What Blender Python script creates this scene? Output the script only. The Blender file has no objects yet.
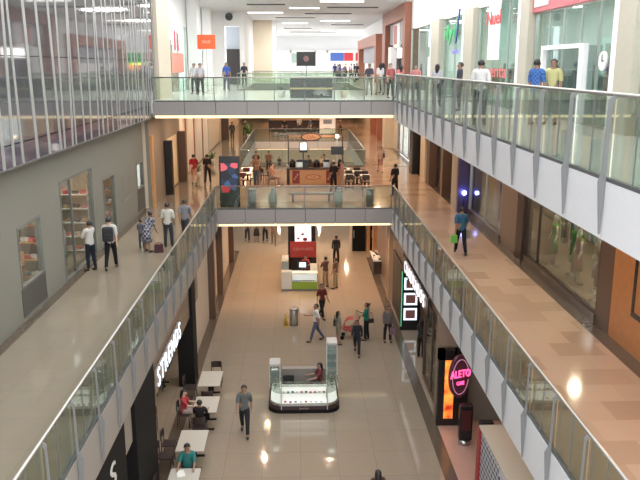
import bpy, bmesh, math, random
from mathutils import Vector, Matrix, Euler
random.seed(7)
PI = math.pi
R = math.radians
scn = bpy.context.scene
COL = scn.collection

# ------------------------------------------------------------------ materials
MATS = {}
def mat(name, col, rough=0.5, metal=0.0, spec=0.5, emit=None, es=0.0, noise=0.0, nscale=8.0, bump=0.0):
    if name in MATS: return MATS[name]
    m = bpy.data.materials.new(name); m.use_nodes = True
    nt = m.node_tree; b = nt.nodes['Principled BSDF']
    b.inputs['Roughness'].default_value = rough
    b.inputs['Metallic'].default_value = metal
    b.inputs['Specular IOR Level'].default_value = spec
    c = (*col, 1.0)
    tc = nt.nodes.new('ShaderNodeTexCoord')
    nz = nt.nodes.new('ShaderNodeTexNoise'); nz.inputs['Scale'].default_value = nscale; nz.inputs['Detail'].default_value = 4
    nt.links.new(tc.outputs['Object'], nz.inputs['Vector'])
    mx = nt.nodes.new('ShaderNodeMix'); mx.data_type = 'RGBA'
    k = noise if noise else 0.04
    mx.inputs['A'].default_value = (*[v*(1-k) for v in col], 1); mx.inputs['B'].default_value = (*[min(1, v*(1+k)) for v in col], 1)
    nt.links.new(nz.outputs['Fac'], mx.inputs['Factor'])
    nt.links.new(mx.outputs['Result'], b.inputs['Base Color'])
    if emit:
        b.inputs['Emission Color'].default_value = (*emit, 1); b.inputs['Emission Strength'].default_value = es
    if bump:
        bp = nt.nodes.new('ShaderNodeBump'); bp.inputs['Strength'].default_value = bump
        nt.links.new(nz.outputs['Fac'], bp.inputs['Height']); nt.links.new(bp.outputs['Normal'], b.inputs['Normal'])
    MATS[name] = m
    return m

def tile_mat(name, c1, c2, mortar, w, h, rough=0.12, msize=0.006, bias=0.0, offset=0.0, spec=0.5, patch=None):
    m = bpy.data.materials.new(name); m.use_nodes = True
    nt = m.node_tree; b = nt.nodes['Principled BSDF']
    tc = nt.nodes.new('ShaderNodeTexCoord')
    br = nt.nodes.new('ShaderNodeTexBrick')
    br.offset = offset; br.squash = 1.0
    br.inputs['Scale'].default_value = 1.0
    br.inputs['Brick Width'].default_value = w; br.inputs['Row Height'].default_value = h
    br.inputs['Mortar Size'].default_value = msize; br.inputs['Mortar Smooth'].default_value = 0.1
    br.inputs['Bias'].default_value = bias
    br.inputs['Color1'].default_value = (*c1, 1); br.inputs['Color2'].default_value = (*c2, 1); br.inputs['Mortar'].default_value = (*mortar, 1)
    nt.links.new(tc.outputs['Object'], br.inputs['Vector'])
    nz = nt.nodes.new('ShaderNodeTexNoise'); nz.inputs['Scale'].default_value = 3.0; nz.inputs['Detail'].default_value = 5
    nt.links.new(tc.outputs['Object'], nz.inputs['Vector'])
    mx = nt.nodes.new('ShaderNodeMix'); mx.data_type = 'RGBA'; mx.blend_type = 'MULTIPLY'; mx.inputs['Factor'].default_value = 0.12
    nt.links.new(br.outputs['Color'], mx.inputs['A']); nt.links.new(nz.outputs['Color'], mx.inputs['B'])
    nt.links.new(mx.outputs['Result'], b.inputs['Base Color'])
    b.inputs['Roughness'].default_value = rough; b.inputs['Specular IOR Level'].default_value = spec
    bp = nt.nodes.new('ShaderNodeBump'); bp.inputs['Strength'].default_value = 0.012; bp.inputs['Distance'].default_value = 0.05
    n2 = nt.nodes.new('ShaderNodeTexNoise'); n2.inputs['Scale'].default_value = 1.3
    nt.links.new(tc.outputs['Object'], n2.inputs['Vector'])
    nt.links.new(n2.outputs['Fac'], bp.inputs['Height']); nt.links.new(bp.outputs['Normal'], b.inputs['Normal'])
    MATS[name] = m
    return m

def glass_mat(name, tint, refl=1.0, haze=0.0, hazecol=(.7,.8,.75), rough=0.02):
    m = bpy.data.materials.new(name); m.use_nodes = True
    nt = m.node_tree; nt.nodes.clear()
    out = nt.nodes.new('ShaderNodeOutputMaterial')
    tr = nt.nodes.new('ShaderNodeBsdfTransparent'); tr.inputs['Color'].default_value = (*tint, 1)
    gl = nt.nodes.new('ShaderNodeBsdfGlossy'); gl.inputs['Roughness'].default_value = rough
    fr = nt.nodes.new('ShaderNodeFresnel'); fr.inputs['IOR'].default_value = 1.5
    mul = nt.nodes.new('ShaderNodeMath'); mul.operation = 'MULTIPLY'; mul.inputs[1].default_value = refl
    mx = nt.nodes.new('ShaderNodeMixShader')
    nt.links.new(fr.outputs[0], mul.inputs[0]); nt.links.new(mul.outputs[0], mx.inputs[0])
    base = tr
    if haze:
        df = nt.nodes.new('ShaderNodeBsdfDiffuse'); df.inputs['Color'].default_value = (*hazecol, 1)
        m2 = nt.nodes.new('ShaderNodeMixShader'); m2.inputs[0].default_value = haze
        nt.links.new(tr.outputs[0], m2.inputs[1]); nt.links.new(df.outputs[0], m2.inputs[2]); base = m2
    nt.links.new(base.outputs[0], mx.inputs[1]); nt.links.new(gl.outputs[0], mx.inputs[2])
    nt.links.new(mx.outputs[0], out.inputs['Surface'])
    MATS[name] = m
    return m

GROUND = tile_mat('ground_tiles', (.285,.23,.17), (.30,.242,.18), (.22,.175,.125), 1.15, 1.4, rough=.07, msize=.008)
L2F = tile_mat('left_gallery_tiles', (.225,.19,.14), (.24,.2,.148), (.195,.163,.12), 1.2, 1.2, rough=.08, msize=.006)
L2RF = tile_mat('right_gallery_tiles', (.48,.345,.25), (.30,.195,.13), (.38,.28,.20), 1.1, .8, rough=.1, msize=.004, bias=-.45, offset=.5)
L3F = tile_mat('upper_tiles', (.74,.73,.70), (.78,.77,.74), (.6,.58,.55), 1.0, 1.0, rough=.15)
DARKSTONE = mat('dark_stone_border', (.10,.075,.055), .18, noise=.2, nscale=12)
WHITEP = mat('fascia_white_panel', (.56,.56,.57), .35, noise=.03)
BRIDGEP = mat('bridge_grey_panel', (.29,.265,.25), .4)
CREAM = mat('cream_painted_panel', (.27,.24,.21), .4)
WALLG = mat('grey_green_plaster', (.185,.178,.15), .6, noise=.04, nscale=1.5)
WALLW = mat('white_plaster', (.88,.88,.87), .6)
WALLD = mat('pale_warm_plaster', (.62,.52,.40), .5)
BEIGE = mat('beige_cladding', (.62,.54,.42), .5, noise=.05)
BEIGE2 = mat('beige_stone_column', (.44,.40,.32), .45, noise=.08)
BROWN = mat('brown_pillar', (.10,.058,.04), .35, noise=.12)
TAUPE = mat('taupe_panel', (.22,.155,.11), .4, noise=.1)
TERRA = mat('terracotta_cladding', (.33,.12,.075), .5, noise=.15)
BLACK = mat('black_gloss', (.012,.011,.012), .25)
BLACKM = mat('black_matt', (.007,.0065,.0065), .7, spec=.2)
DKWOOD = mat('dark_wood', (.04,.02,.014), .4, noise=.3)
ORWOOD = mat('orange_veneer', (.42,.17,.055), .35, noise=.2, nscale=5)
WOOD = mat('honey_wood', (.50,.27,.12), .35, noise=.2)
STEEL = mat('brushed_steel', (.55,.54,.52), .28, 1.0)
POSTG = mat('grey_painted_fin', (.17,.17,.17), .45)
CHAN = mat('dark_base_channel', (.07,.07,.07), .4)
CHROME = mat('polished_handrail', (.42,.40,.37), .38, .9)
SOFFIT = mat('soffit_paint', (.30,.26,.21), .7)
CEILW = mat('ceiling_white', (.68,.68,.68), .7)
WHITE = mat('white_laminate', (.78,.77,.74), .3)
TABLEW = mat('white_table_laminate', (.46,.42,.36), .3)
GREYM = mat('grey_metal_panel', (.14,.14,.13), .4)
RAILG = glass_mat('railing_glass', (.84,.89,.83), .6, .022, (.48,.54,.45))
SHOPG = glass_mat('greenish_shop_glass', (.78,.91,.86), .5, .055, (.60,.76,.70))
CLEARG = glass_mat('clear_display_glass', (.92,.95,.92), .5, .02)
DARKGL = mat('dark_glass_cladding', (.17,.17,.175), .05, .55, .9, noise=.25, nscale=.4)
DARKGL2 = mat('dark_plum_glass_cladding', (.075,.062,.085), .06, 0, .8)
STRIPE = mat('white_frit_stripe', (.30,.30,.285), .35)
WARM = mat('warm_cove_tube', (1,.8,.5), .5, emit=(1,.80,.46), es=1.35)
WARMSH = mat('warm_shop_light', (1,.85,.6), .5, emit=(1,.82,.58), es=7)
LAMPW = mat('white_lamp', (1,1,1), .5, emit=(1,.98,.93), es=4)
CASELT = mat('case_light_panel', (.8,.8,.78), .5, emit=(1,.98,.93), es=.55)
SIGNW = mat('white_sign_light', (1,1,1), .5, emit=(.70,.85,1), es=1.3)
SIGNK = mat('cool_sign_light', (1,1,1), .5, emit=(1,.93,.97), es=1.0)
NEON = mat('pink_neon', (1,.1,.35), .5, emit=(1,.08,.28), es=2.2)
BLUELT = mat('blue_violet_lamp', (.2,.2,1), .5, emit=(.25,.3,1), es=25)
SKINS = [mat('skin_tan', (.42,.25,.17), .55), mat('skin_brown', (.30,.17,.11), .55), mat('skin_light', (.55,.36,.27), .55)]
HAIRB = mat('black_hair', (.012,.009,.008), .5)
HAIRN = mat('brown_hair', (.05,.025,.015), .5)
EYE = mat('dark_eye', (.02,.01,.01), .3)
LIP = mat('lip', (.35,.12,.10), .5)
SHOE = mat('dark_shoe', (.02,.018,.016), .4)
def cloth(n, c): return mat('cloth_'+n, c, .85, spec=.2, noise=.12, nscale=30)

# ------------------------------------------------------------------ mesh helpers
class MB:
    def __init__(s): s.bm = bmesh.new(); s.mats = []
    def mi(s, m):
        if m not in s.mats: s.mats.append(m)
        return s.mats.index(m)
    def box(s, x0, x1, y0, y1, z0, z1, m=None, bev=0.0):
        r = bmesh.ops.create_cube(s.bm, size=1.0)
        vs = r['verts']
        for v in vs:
            v.co = Vector(((x0+x1)/2 + v.co.x*(x1-x0), (y0+y1)/2 + v.co.y*(y1-y0), (z0+z1)/2 + v.co.z*(z1-z0)))
        fs = {f for v in vs for f in v.link_faces}
        if m is not None:
            i = s.mi(m)
            for f in fs: f.material_index = i
        if bev:
            es = list({e for v in vs for e in v.link_edges})
            bmesh.ops.bevel(s.bm, geom=es, offset=bev, segments=2, affect='EDGES', profile=.5)
        return s
    def prism(s, pts, axis, a, b, m=None):
        """polygon pts (2D) extruded along axis from a to b"""
        def mk(p, t):
            if axis == 'z': return (p[0], p[1], t)
            if axis == 'y': return (p[0], t, p[1])
            return (t, p[0], p[1])
        A = [s.bm.verts.new(mk(p, a)) for p in pts]; B = [s.bm.verts.new(mk(p, b)) for p in pts]
        i = s.mi(m) if m is not None else 0
        n = len(pts); fs = [s.bm.faces.new(A), s.bm.faces.new(B[::-1])]
        for k in range(n): fs.append(s.bm.faces.new((A[k], B[k], B[(k+1) % n], A[(k+1) % n])))
        for f in fs: f.material_index = i
        return s
    def tube(s, p, q, r, r2=None, n=12, m=None):
        p, q = Vector(p), Vector(q); r2 = r if r2 is None else r2
        d = q-p
        if d.length < 1e-6: return s
        u = d.orthogonal().normalized(); w = d.normalized().cross(u)
        i = s.mi(m) if m is not None else 0
        A = [s.bm.verts.new(p+(u*math.cos(2*PI*k/n)+w*math.sin(2*PI*k/n))*r) for k in range(n)]
        B = [s.bm.verts.new(q+(u*math.cos(2*PI*k/n)+w*math.sin(2*PI*k/n))*r2) for k in range(n)]
        fs = [s.bm.faces.new(A[::-1]), s.bm.faces.new(B)]
        for k in range(n): fs.append(s.bm.faces.new((A[k], A[(k+1) % n], B[(k+1) % n], B[k])))
        for f in fs: f.material_index = i; f.smooth = True
        fs[0].smooth = fs[1].smooth = False
        return s
    def lathe(s, prof, c=(0,0,0), n=20, m=None, sx=1, sy=1):
        i = s.mi(m) if m is not None else 0
        rings = []
        for (r, z) in prof:
            r = max(r, 1e-4)
            rings.append([s.bm.verts.new((c[0]+r*sx*math.cos(2*PI*k/n), c[1]+r*sy*math.sin(2*PI*k/n), c[2]+z)) for k in range(n)])
        for a, b in zip(rings, rings[1:]):
            for k in range(n):
                f = s.bm.faces.new((a[k], a[(k+1) % n], b[(k+1) % n], b[k])); f.smooth = True; f.material_index = i
        for ring, fl in ((rings[0], True), (rings[-1], False)):
            f = s.bm.faces.new(ring[::-1] if fl else ring); f.material_index = i
        return s
    def ell(s, c, r, m=None, n=12, rot=None):
        i = s.mi(m) if m is not None else 0
        res = bmesh.ops.create_uvsphere(s.bm, u_segments=n, v_segments=max(6, n*2//3), radius=1)
        for v in res['verts']:
            co = Vector((v.co.x*r[0], v.co.y*r[1], v.co.z*r[2]))
            if rot: co = rot @ co
            v.co = co + Vector(c)
        for f in {f for v in res['verts'] for f in v.link_faces}: f.smooth = True; f.material_index = i
        return s
    def done(s, name, m=None, parent=None, loc=None, rz=None):
        bmesh.ops.recalc_face_normals(s.bm, faces=s.bm.faces[:])
        me = bpy.data.meshes.new(name); s.bm.to_mesh(me); s.bm.free()
        for x in (s.mats or [m]): me.materials.append(x)
        if not s.mats: pass
        o = bpy.data.objects.new(name, me); COL.objects.link(o)
        if parent: o.parent = parent
        if loc: o.location = loc
        if rz is not None: o.rotation_euler = (0, 0, rz)
        return o

def box(name, x0, x1, y0, y1, z0, z1, m, parent=None, bev=0.0):
    return MB().box(x0, x1, y0, y1, z0, z1, bev=bev).done(name, m, parent)
def struct(o): o['kind'] = 'structure'; return o
def sbox(name, *a, **k): return struct(box(name, *a, **k))
def tag(o, label, cat, group=None, kind=None):
    o['label'] = label; o['category'] = cat
    if group: o['group'] = group
    if kind: o['kind'] = kind
    return o
def thing(name, label, cat, loc=(0,0,0), rz=0, group=None):
    o = bpy.data.objects.new(name, None); COL.objects.link(o)
    o.empty_display_size = .2
    o.location = loc; o.rotation_euler = (0, 0, rz)
    return tag(o, label, cat, group)
def copy_tree(o, loc=None, rz=None, label=None, parent=None, group=None):
    c = o.copy(); COL.objects.link(c)
    if parent: c.parent = parent
    if loc is not None: c.location = loc
    if rz is not None: c.rotation_euler = (0, 0, rz)
    if label: c['label'] = label
    if group: c['group'] = group
    for ch in list(o.children): copy_tree(ch, parent=c)
    return c
def text(name, s, size, m, parent, loc, rot, ext=.02, sx=1.0, align='CENTER', sp=1.0):
    cu = bpy.data.curves.new(name, 'FONT'); cu.body = s; cu.size = size; cu.extrude = ext
    cu.align_x = align; cu.align_y = 'CENTER'; cu.materials.append(m); cu.resolution_u = 3
    cu.space_character = sp
    tmp = bpy.data.objects.new('tmp_text', cu); COL.objects.link(tmp)
    bpy.context.view_layer.update()
    me = bpy.data.meshes.new_from_object(tmp.evaluated_get(bpy.context.evaluated_depsgraph_get()))
    bpy.data.objects.remove(tmp)
    me.name = name
    if not me.materials: me.materials.append(m)
    for v in me.vertices: v.co.x *= sx
    o = bpy.data.objects.new(name, me); COL.objects.link(o)
    if parent: o.parent = parent
    o.location = loc; o.rotation_euler = rot
    return o

# ------------------------------------------------------------------ levels
Z1, Z2, Z3 = 0.0, 5.2, 10.2
XL, XR = -3.96, 4.5
S2, S3 = 4.2, 9.33            # underside of the slabs
WL, WR = -7.25, 7.75
BY = 34.4                     # front of the bridges
CEIL = 16.0

# floors
struct(box('floor', -13, 13, 4, 96, -.3, 0, GROUND))
struct(box('wall_ground_far', -13, 13, 92, 92.3, 0, S2+.3, WALLD))
struct(box('floor', -12, XL, 4, 100, S2+.02, Z2, L2F))
struct(box('floor', XR, 13, 4, 100, S2+.02, Z2, L2RF))
struct(box('floor', XL, XR, BY, 49.5, S2+.3, Z2, L2RF))
struct(box('floor', XL, XR, 66.3, 100, S2+.3, Z2, L2RF))
struct(box('floor', XR, 13, 4, 116, S3+.02, Z3, L3F))
struct(box('floor', -12, XL, BY+.3, 116, S3+.12, Z3, L3F))
struct(box('floor', -7.2, XL, BY, BY+.3, S3+.32, Z3, L3F))
struct(box('floor', XL, XR, BY, 49.5, S3+.3, Z3, L3F))
struct(box('floor', XL, XR, 66.3, 116, S3+.3, Z3, L3F))
# floor borders
struct(box('trim_1', -4.3, -3.9, 4, 47, 0, .006, DARKSTONE))
struct(box('trim_2', 4.22, 4.6, 4, 45, 0, .006, DARKSTONE))
struct(box('trim_3', -7.25, -6.98, 10, 34.6, Z2, Z2+.006, DARKSTONE))
struct(box('trim_4', 7.35, 7.75, 8, 60, Z2, Z2+.006, DARKSTONE))
PINKF = mat('pink_stone_floor', (.46,.27,.21), .22, noise=.08, nscale=2)
struct(box('floor', 4.6, 9.0, 4, 22.9, 0, .008, PINKF))
for q, (xa, xb) in enumerate(((-2.2, -1.95), (2.7, 2.95))):
    pass
# fascias: one long panel per edge, joints drawn as thin grooves between the slabs of the panel
def fascia_long(n, x, side, y0, y1, z0, z1, m, pitch):
    b = MB(); y = y0
    while y < y1-.01:
        ye = min(y+pitch, y1)
        b.box(x if side > 0 else x, x+side*.10, y+.008, ye-.008, z0, z1)
        y = ye
    return struct(b.done(n, m))
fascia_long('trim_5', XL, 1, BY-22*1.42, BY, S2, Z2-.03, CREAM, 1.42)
fascia_long('trim_6', XR, -1, BY-22*1.42, BY, S2, Z2-.03, WHITEP, 1.42)
fascia_long('trim_7', XR, -1, BY-20*1.50, BY, S3, Z3-.03, WHITEP, 1.50)
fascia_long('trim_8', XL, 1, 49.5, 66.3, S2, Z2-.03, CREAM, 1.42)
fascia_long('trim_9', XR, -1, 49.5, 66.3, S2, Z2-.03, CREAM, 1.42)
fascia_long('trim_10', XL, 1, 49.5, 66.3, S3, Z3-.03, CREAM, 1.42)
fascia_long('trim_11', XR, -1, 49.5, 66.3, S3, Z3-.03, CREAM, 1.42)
def fascia_cross(n, x0, x1, y, z0, z1, m, pitch=1.42, off=0):
    b = MB(); x = x0
    first = True
    while x < x1-.01:
        xe = min(x+(pitch-off if first else pitch), x1); first = False
        b.box(x+.012, xe-.012, y-.10, y, z0, z1)
        x = xe
    b2 = MB().box(x0, x1, y-.02, y+.05, z0+.02, z1-.01)
    struct(b2.done(n+'_backing', BLACKM))
    return struct(b.done(n, m))
fascia_cross('trim_12', -6.6, XR, BY, Z3-.64, Z3-.03, BRIDGEP)
fascia_cross('trim_13', XL, XR, BY, Z2-.72, Z2-.03, BRIDGEP)
fascia_cross('trim_14', XL, XR, 66.3, Z2-.62, Z2-.03, mat('warm_far_panel', (.60,.48,.38), .4))
fascia_cross('trim_15', XL, XR, 66.3, Z3-.62, Z3-.03, BRIDGEP)
# cove strips under the crossings
def cove(x0, x1, y, z, label):
    t = thing('cove_light', label, 'light', ((x0+x1)/2, y, z))
    h = (x1-x0)/2
    MB().box(-h, h, .05, .12, -.12, 0).done('lamp_tube', WARM, t)
    MB().box(-h, h, .12, .16, -.12, .02).done('backing', WHITE, t)
cove(-6.55, XR-.05, BY, Z3-.65, 'long warm cove light under the upper bridge')
cove(XL+.05, XR-.05, BY, Z2-.73, 'warm cove light strip under the middle bridge over the ground floor')
cove(XL+.3, -.9, 66.3, Z2-.63, 'left warm cove strip under the far crossing behind the coffee bar')
cove(1.0, XR-.3, 66.3, Z2-.63, 'right warm cove strip under the far crossing behind the coffee bar')

# ------------------------------------------------------------------ railings
def rail_long(name, label, x, side, y0, y1, z, pitch, fin=True, hh=1.08, finlen=.87, pw=.03):
    """side = direction towards the void"""
    t = thing(name, label, 'railing', (x+side*.05, y0, z))
    n = round((y1-y0)/pitch)
    g = None; pst = None; jt = None
    for k in range(n):
        if g is None:
            g = MB().box(-.006, .006, .03, pitch-.03, -.02, hh-.03).done('glass_panel', RAILG, t)
            e = MB().box(-.009, .009, pitch*.5-.004, pitch*.5+.004, 0, hh-.04).done('glass_joint', POSTG, t)
            g0, e0 = g, e
        else:
            c = g0.copy(); COL.objects.link(c); c.parent = t; c.location = (0, k*pitch, 0)
            c = e0.copy(); COL.objects.link(c); c.parent = t; c.location = (0, k*pitch, 0)
    for k in range(n+1):
        if pst is None:
            b = MB()
            if fin:   # blade set across the edge: pointed foot on the fascia, widest at floor level, slimmer up to the handrail
                b.prism([(side*.075, -finlen), (side*.095, -finlen), (side*.165, -.03), (side*(.062+pw), .12), (side*(.055+pw*.8), hh-.06), (side*.02, hh-.0), (-side*.02, hh-.03), (side*.05, hh-.12), (side*.055, .12), (side*.052, -.03)], 'y', -.014, .014)
            else: b.box(-.02, .02, -.015, .015, -.02, hh-.02)
            pst = b.done('post', POSTG, t)
        else:
            c = pst.copy(); COL.objects.link(c); c.parent = t; c.location = (0, k*pitch, 0)
    MB().tube((0, 0, hh), (0, n*pitch, hh), .030, n=12).done('handrail', CHROME, t)
    MB().box(-.03, .03, 0, n*pitch, -.03, .025).done('base_channel', CHAN, t)
    return t
def rail_cross(name, label, x0, x1, y, z, pitch=1.42, hh=1.08, hm=None):
    t = thing(name, label, 'railing', (x0, y-.05, z))
    n = max(1, round((x1-x0)/pitch)); p = (x1-x0)/n
    g0 = MB().box(.02, p-.02, -.006, .006, -.02, hh-.03).done('glass_panel', RAILG, t)
    for k in range(1, n):
        c = g0.copy(); COL.objects.link(c); c.parent = t; c.location = (k*p, 0, 0)
    p0 = MB().box(-.018, .018, -.03, .02, -.05, hh).done('post', POSTG, t)
    for k in range(1, n+1):
        c = p0.copy(); COL.objects.link(c); c.parent = t; c.location = (k*p, 0, 0)
    MB().tube((0, 0, hh), (x1-x0, 0, hh), .028).done('handrail', hm or CHROME, t)
    MB().box(.05, x1-x0-.05, -.03, .03, -.03, .03).done('base_channel', CHAN, t)
rail_long('glass_railing', 'glass railing with round steel handrail on the upper right gallery with white fascia', XR, -1, BY-20*1.50, BY, Z3, 1.50, hh=1.2, finlen=.80, pw=.065)
rail_long('glass_railing', 'glass railing with grey fins along the right middle gallery', XR, -1, BY-22*1.42, BY, Z2, 1.42, finlen=.92)
rail_long('glass_railing', 'glass railing with grey fins along the left middle gallery', XL, 1, BY-22*1.42, BY, Z2, 1.42, finlen=.92)
rail_long('glass_railing', 'left glass railing of the middle level beyond the coffee bar', XL, 1, 49.5, 66.3, Z2, 1.4, fin=False)
rail_long('glass_railing', 'right glass railing of the middle level beyond the coffee bar', XR, -1, 49.5, 66.3, Z2, 1.4, fin=False)
rail_cross('glass_railing', 'glass railing on the front edge of the upper bridge', -6.55, XR-.12, BY, Z3, hh=1.05)
rail_cross('glass_railing', 'glass railing on the front edge of the middle bridge with the coffee bar', XL+.12, XR-.12, BY, Z2, hm=mat('rosy_handrail', (.50,.33,.27), .3, .6))
rail_cross('glass_railing', 'glass railing on the back edge of the coffee bar deck', XL+.12, XR-.12, 49.5, Z2)
rail_cross('glass_railing', 'glass railing on the front of the far middle crossing', XL+.12, XR-.12, 66.3, Z2)
rail_cross('glass_railing', 'glass railing on the back edge of the upper bridge', XL, XR, 49.5, Z3)
rail_cross('glass_railing', 'glass railing at the front of the far upper deck', XL, XR, 66.3, Z3)

# ------------------------------------------------------------------ walls, left side
def wall_x(name, x0, x1, y0, y1, z0, z1, openings, m):
    """a wall slab along y with rectangular openings (ya, yb, za, zb)"""
    b = MB()
    ys = sorted({y0, y1} | {o[0] for o in openings} | {o[1] for o in openings})
    for a, c in zip(ys, ys[1:]):
        op = sorted([(o[2], o[3]) for o in openings if o[0] <= a+1e-6 and o[1] >= c-1e-6])
        z = z0
        for (p, q) in op:
            if p > z+1e-4: b.box(x0, x1, a, c, z, p)
            z = q
        if z < z1-1e-4: b.box(x0, x1, a, c, z, z1)
    return struct(b.done(name, m))
wall_x('wall_left', -7.4, WL, 8, 34.7, Z2, 9.45,
       [(18.75, 20.5, 6.08, 7.72), (22.35, 25.96, Z2, 8.35), (27.3, 29.06, 5.5, 7.68), (33.1, 34.5, 6.3, 7.5)], WALLG)
def window(name, y0, y1, z0, z1, x, side, frame_m, glass_m=CLEARG, mull=(), th=.06, trans=()):
    """side = -1: faces +x (left wall) glass set back; returns the window object"""
    b = MB(); d = .10
    xa, xb = (x-d, x+.02) if side < 0 else (x-.02, x+d)
    b.box(xa, xb, y0, y0+th, z0, z1); b.box(xa, xb, y1-th, y1, z0, z1)
    b.box(xa, xb, y0+th, y1-th, z1-th, z1); b.box(xa, xb, y0+th, y1-th, z0, z0+th)
    for q in mull: b.box(xa+.02, xb-.02, q-th*.3, q+th*.3, z0+th, z1-th)
    for q in trans: b.box(xa+.02, xb-.02, y0+th, y1-th, q-th*.3, q+th*.3)
    w = struct(b.done(name, frame_m))
    g = MB().box((xa+xb)/2-.004, (xa+xb)/2+.004, y0+th*.5, y1-th*.5, z0+th*.5, z1-th*.5).done('glass', glass_m, w)
    return w
window('window_1', 18.75, 20.5, 6.08, 7.72, WL, -1, GREYM)
window('window_2', 22.35, 25.96, Z2, 8.35, WL, -1, GREYM, mull=(23.5,))
window('window_3', 27.3, 29.06, 5.5, 7.68, WL, -1, GREYM)
window('window_4', 33.1, 34.5, 6.3, 7.5, WL, -1, GREYM)
GREYD = mat('charcoal_panel', (.06,.06,.055), .4)
sbox('trim_16', -7.26, -7.235, 18.7, 20.55, 5.32, 6.08, GREYD)
sbox('trim_17', -7.26, -7.235, 33.05, 34.55, 5.32, 6.3, GREYD)
# rooms behind the left wall
SHOPIN = mat('tan_shop_interior', (.42,.33,.24), .6, noise=.2, nscale=1)
struct(MB().box(-10.6, -10.5, 17, 34.7, Z2, 9.3).done('wall_left_inner', SHOPIN))
struct(MB().box(-10.5, -7.4, 21.3, 21.4, Z2, 9.3).done('wall_left_partition', SHOPIN))
struct(MB().box(-10.5, -7.4, 26.5, 26.6, Z2, 9.3).done('wall_left_partition', SHOPIN))
struct(MB().box(-10.5, -7.4, 30.3, 30.4, Z2, 9.3).done('wall_left_partition', SHOPIN))
# upper dark glass wall with slanted stripes
b = MB()
GX = -6.7
b.box(GX-.5, GX, 6, 35.9, 9.47, 9.97, DARKGL2).box(GX-.48, GX-.012, 6.1, 35.8, 9.9, 17.4, BLACKM)
yy = 6.0
while yy < 35.9:
    ye = min(yy+4.9, 35.9)
    for (za, zb) in ((10.0, 12.0), (12.02, 14.4), (14.42, 17.5)):
        b.box(GX-.5, GX, yy+.012, ye-.012, za, zb, DARKGL)
    yy = ye
gw = struct(b.done('wall_left_upper'))
b = MB(); y = 6.2
rs = random.Random(3)
while y < 35.8:
    w = rs.uniform(.055, .095); tl = rs.uniform(-.5, .75); tl2 = tl*.95
    zt = 17.5; zb = 9.47
    if rs.random() < .12: tl = tl*2.0
    yb, yt = y, y+tl*.9
    yt = min(max(yt, 6.1), 35.7)
    b.prism([(yb-w, zb), (yb+w, zb), (yt+w*.8, zt), (yt-w*.8, zt)], 'x', GX, GX+.012)
    y += rs.choice([.36, .5, .75, .95, .6, 1.05])
sp = b.done('stripe_pattern', STRIPE, gw)
struct(box('wall_left_sill', GX-.55, GX+.02, 6, 35.9, 9.43, 9.47, GREYM))
# left wall farther along, middle level
sbox('wall_left_far', -7.1, -6.95, 34.7, 43.4, Z2, 9.4, mat('grey_brown_plaster', (.24,.20,.155), .5))
sbox('wall_left_far', -7.1, -6.95, 43.4, 100, Z2, 9.4, WALLD)
sbox('wall_left_far_end', -7.4, -7.1, 34.7, 34.85, Z2, 9.4, WALLD)
sbox('trim_18', -6.96, -6.85, 34.85, 35.3, Z2, 8.6, WOOD)
sbox('column_1', -7.0, -6.55, 38.4, 38.8, Z2, 8.0, BLACK)
sbox('trim_19', -6.96, -6.9, 39.4, 42.2, Z2+.1, 8.0, mat('pale_cream_display', (.75,.62,.42), .4))  # plain pale cream panel
sbox('column_2', -7.0, -6.5, 42.9, 43.3, Z2, 8.1, BROWN)
for k, y in enumerate((45.5, 49.2, 53.5)):
    sbox('trim_%d' % (20+k), -6.96, -6.86, y, y+.35, Z2, 8.7, TERRA)
sbox('wall_left_far_panel', -6.96, -6.9, 43.5, 57, Z2+.1, 8.9, mat('cream_wall_lining', (.72,.66,.58), .45))
window('window_5', 57.5, 66, Z2+.05, 9.0, -6.95, -1, STEEL, SHOPG, mull=(59.6, 61.7, 63.8))
sbox('column_3', -6.95, -6.3, 67.4, 67.9, Z2, 9.2, BROWN)

# left wall, upper level beyond the glass wall
sbox('column_4', -7.3, -6.55, 36.0, 39.4, Z3, CEIL, BEIGE)
wall_x('wall_left_top', -7.4, -7.25, 38.4, 63, Z3, CEIL+.5, [(43.0, 50.0, Z3, 14.2), (51.5, 57.5, Z3, 13.9)], WALLW)
window('window_6', 43.0, 50.0, Z3, 14.2, -7.25, -1, WHITE, SHOPG, mull=(46.5,))
window('window_7', 51.5, 57.5, Z3, 13.9, -7.25, -1, WHITE, SHOPG, mull=(54.5,))
sbox('wall_left_top_inner', -10.6, -10.5, 38.4, 60, Z3, 15, WALLW)
sbox('column_5', -7.2, -6.55, 50.2, 51.3, Z3, CEIL, WALLW)
sbox('column_6', -7.2, -6.6, 58.0, 59.2, Z3, CEIL, WALLW)
# white block with a dark shop facing the camera
b = MB()
b.box(-7.3, -6.0, 62.6, 63, Z3, CEIL); b.box(-4.75, -4.35, 62.6, 75, Z3, CEIL); b.box(-6.0, -4.75, 62.6, 63, 14.9, CEIL)
struct(b.done('wall_left_return', WALLW))
b = MB(); b.box(-6.0, -4.8, 64.5, 64.6, Z3, 14.9)
struct(b.done('wall_left_recess', mat('pale_blue_plaster', (.62,.66,.72), .6)))
sbox('wall_left_dark_shop', -6.0, -4.8, 64.3, 64.45, Z3, 13.1, mat('dark_brown_shop', (.06,.05,.05), .5))
sbox('column_7', -5.05, -2.5, 74.6, 77, Z3, CEIL, BEIGE)
sbox('column_8', -2.5, -2.15, 74.6, 77, Z3, CEIL, WALLW)
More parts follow.
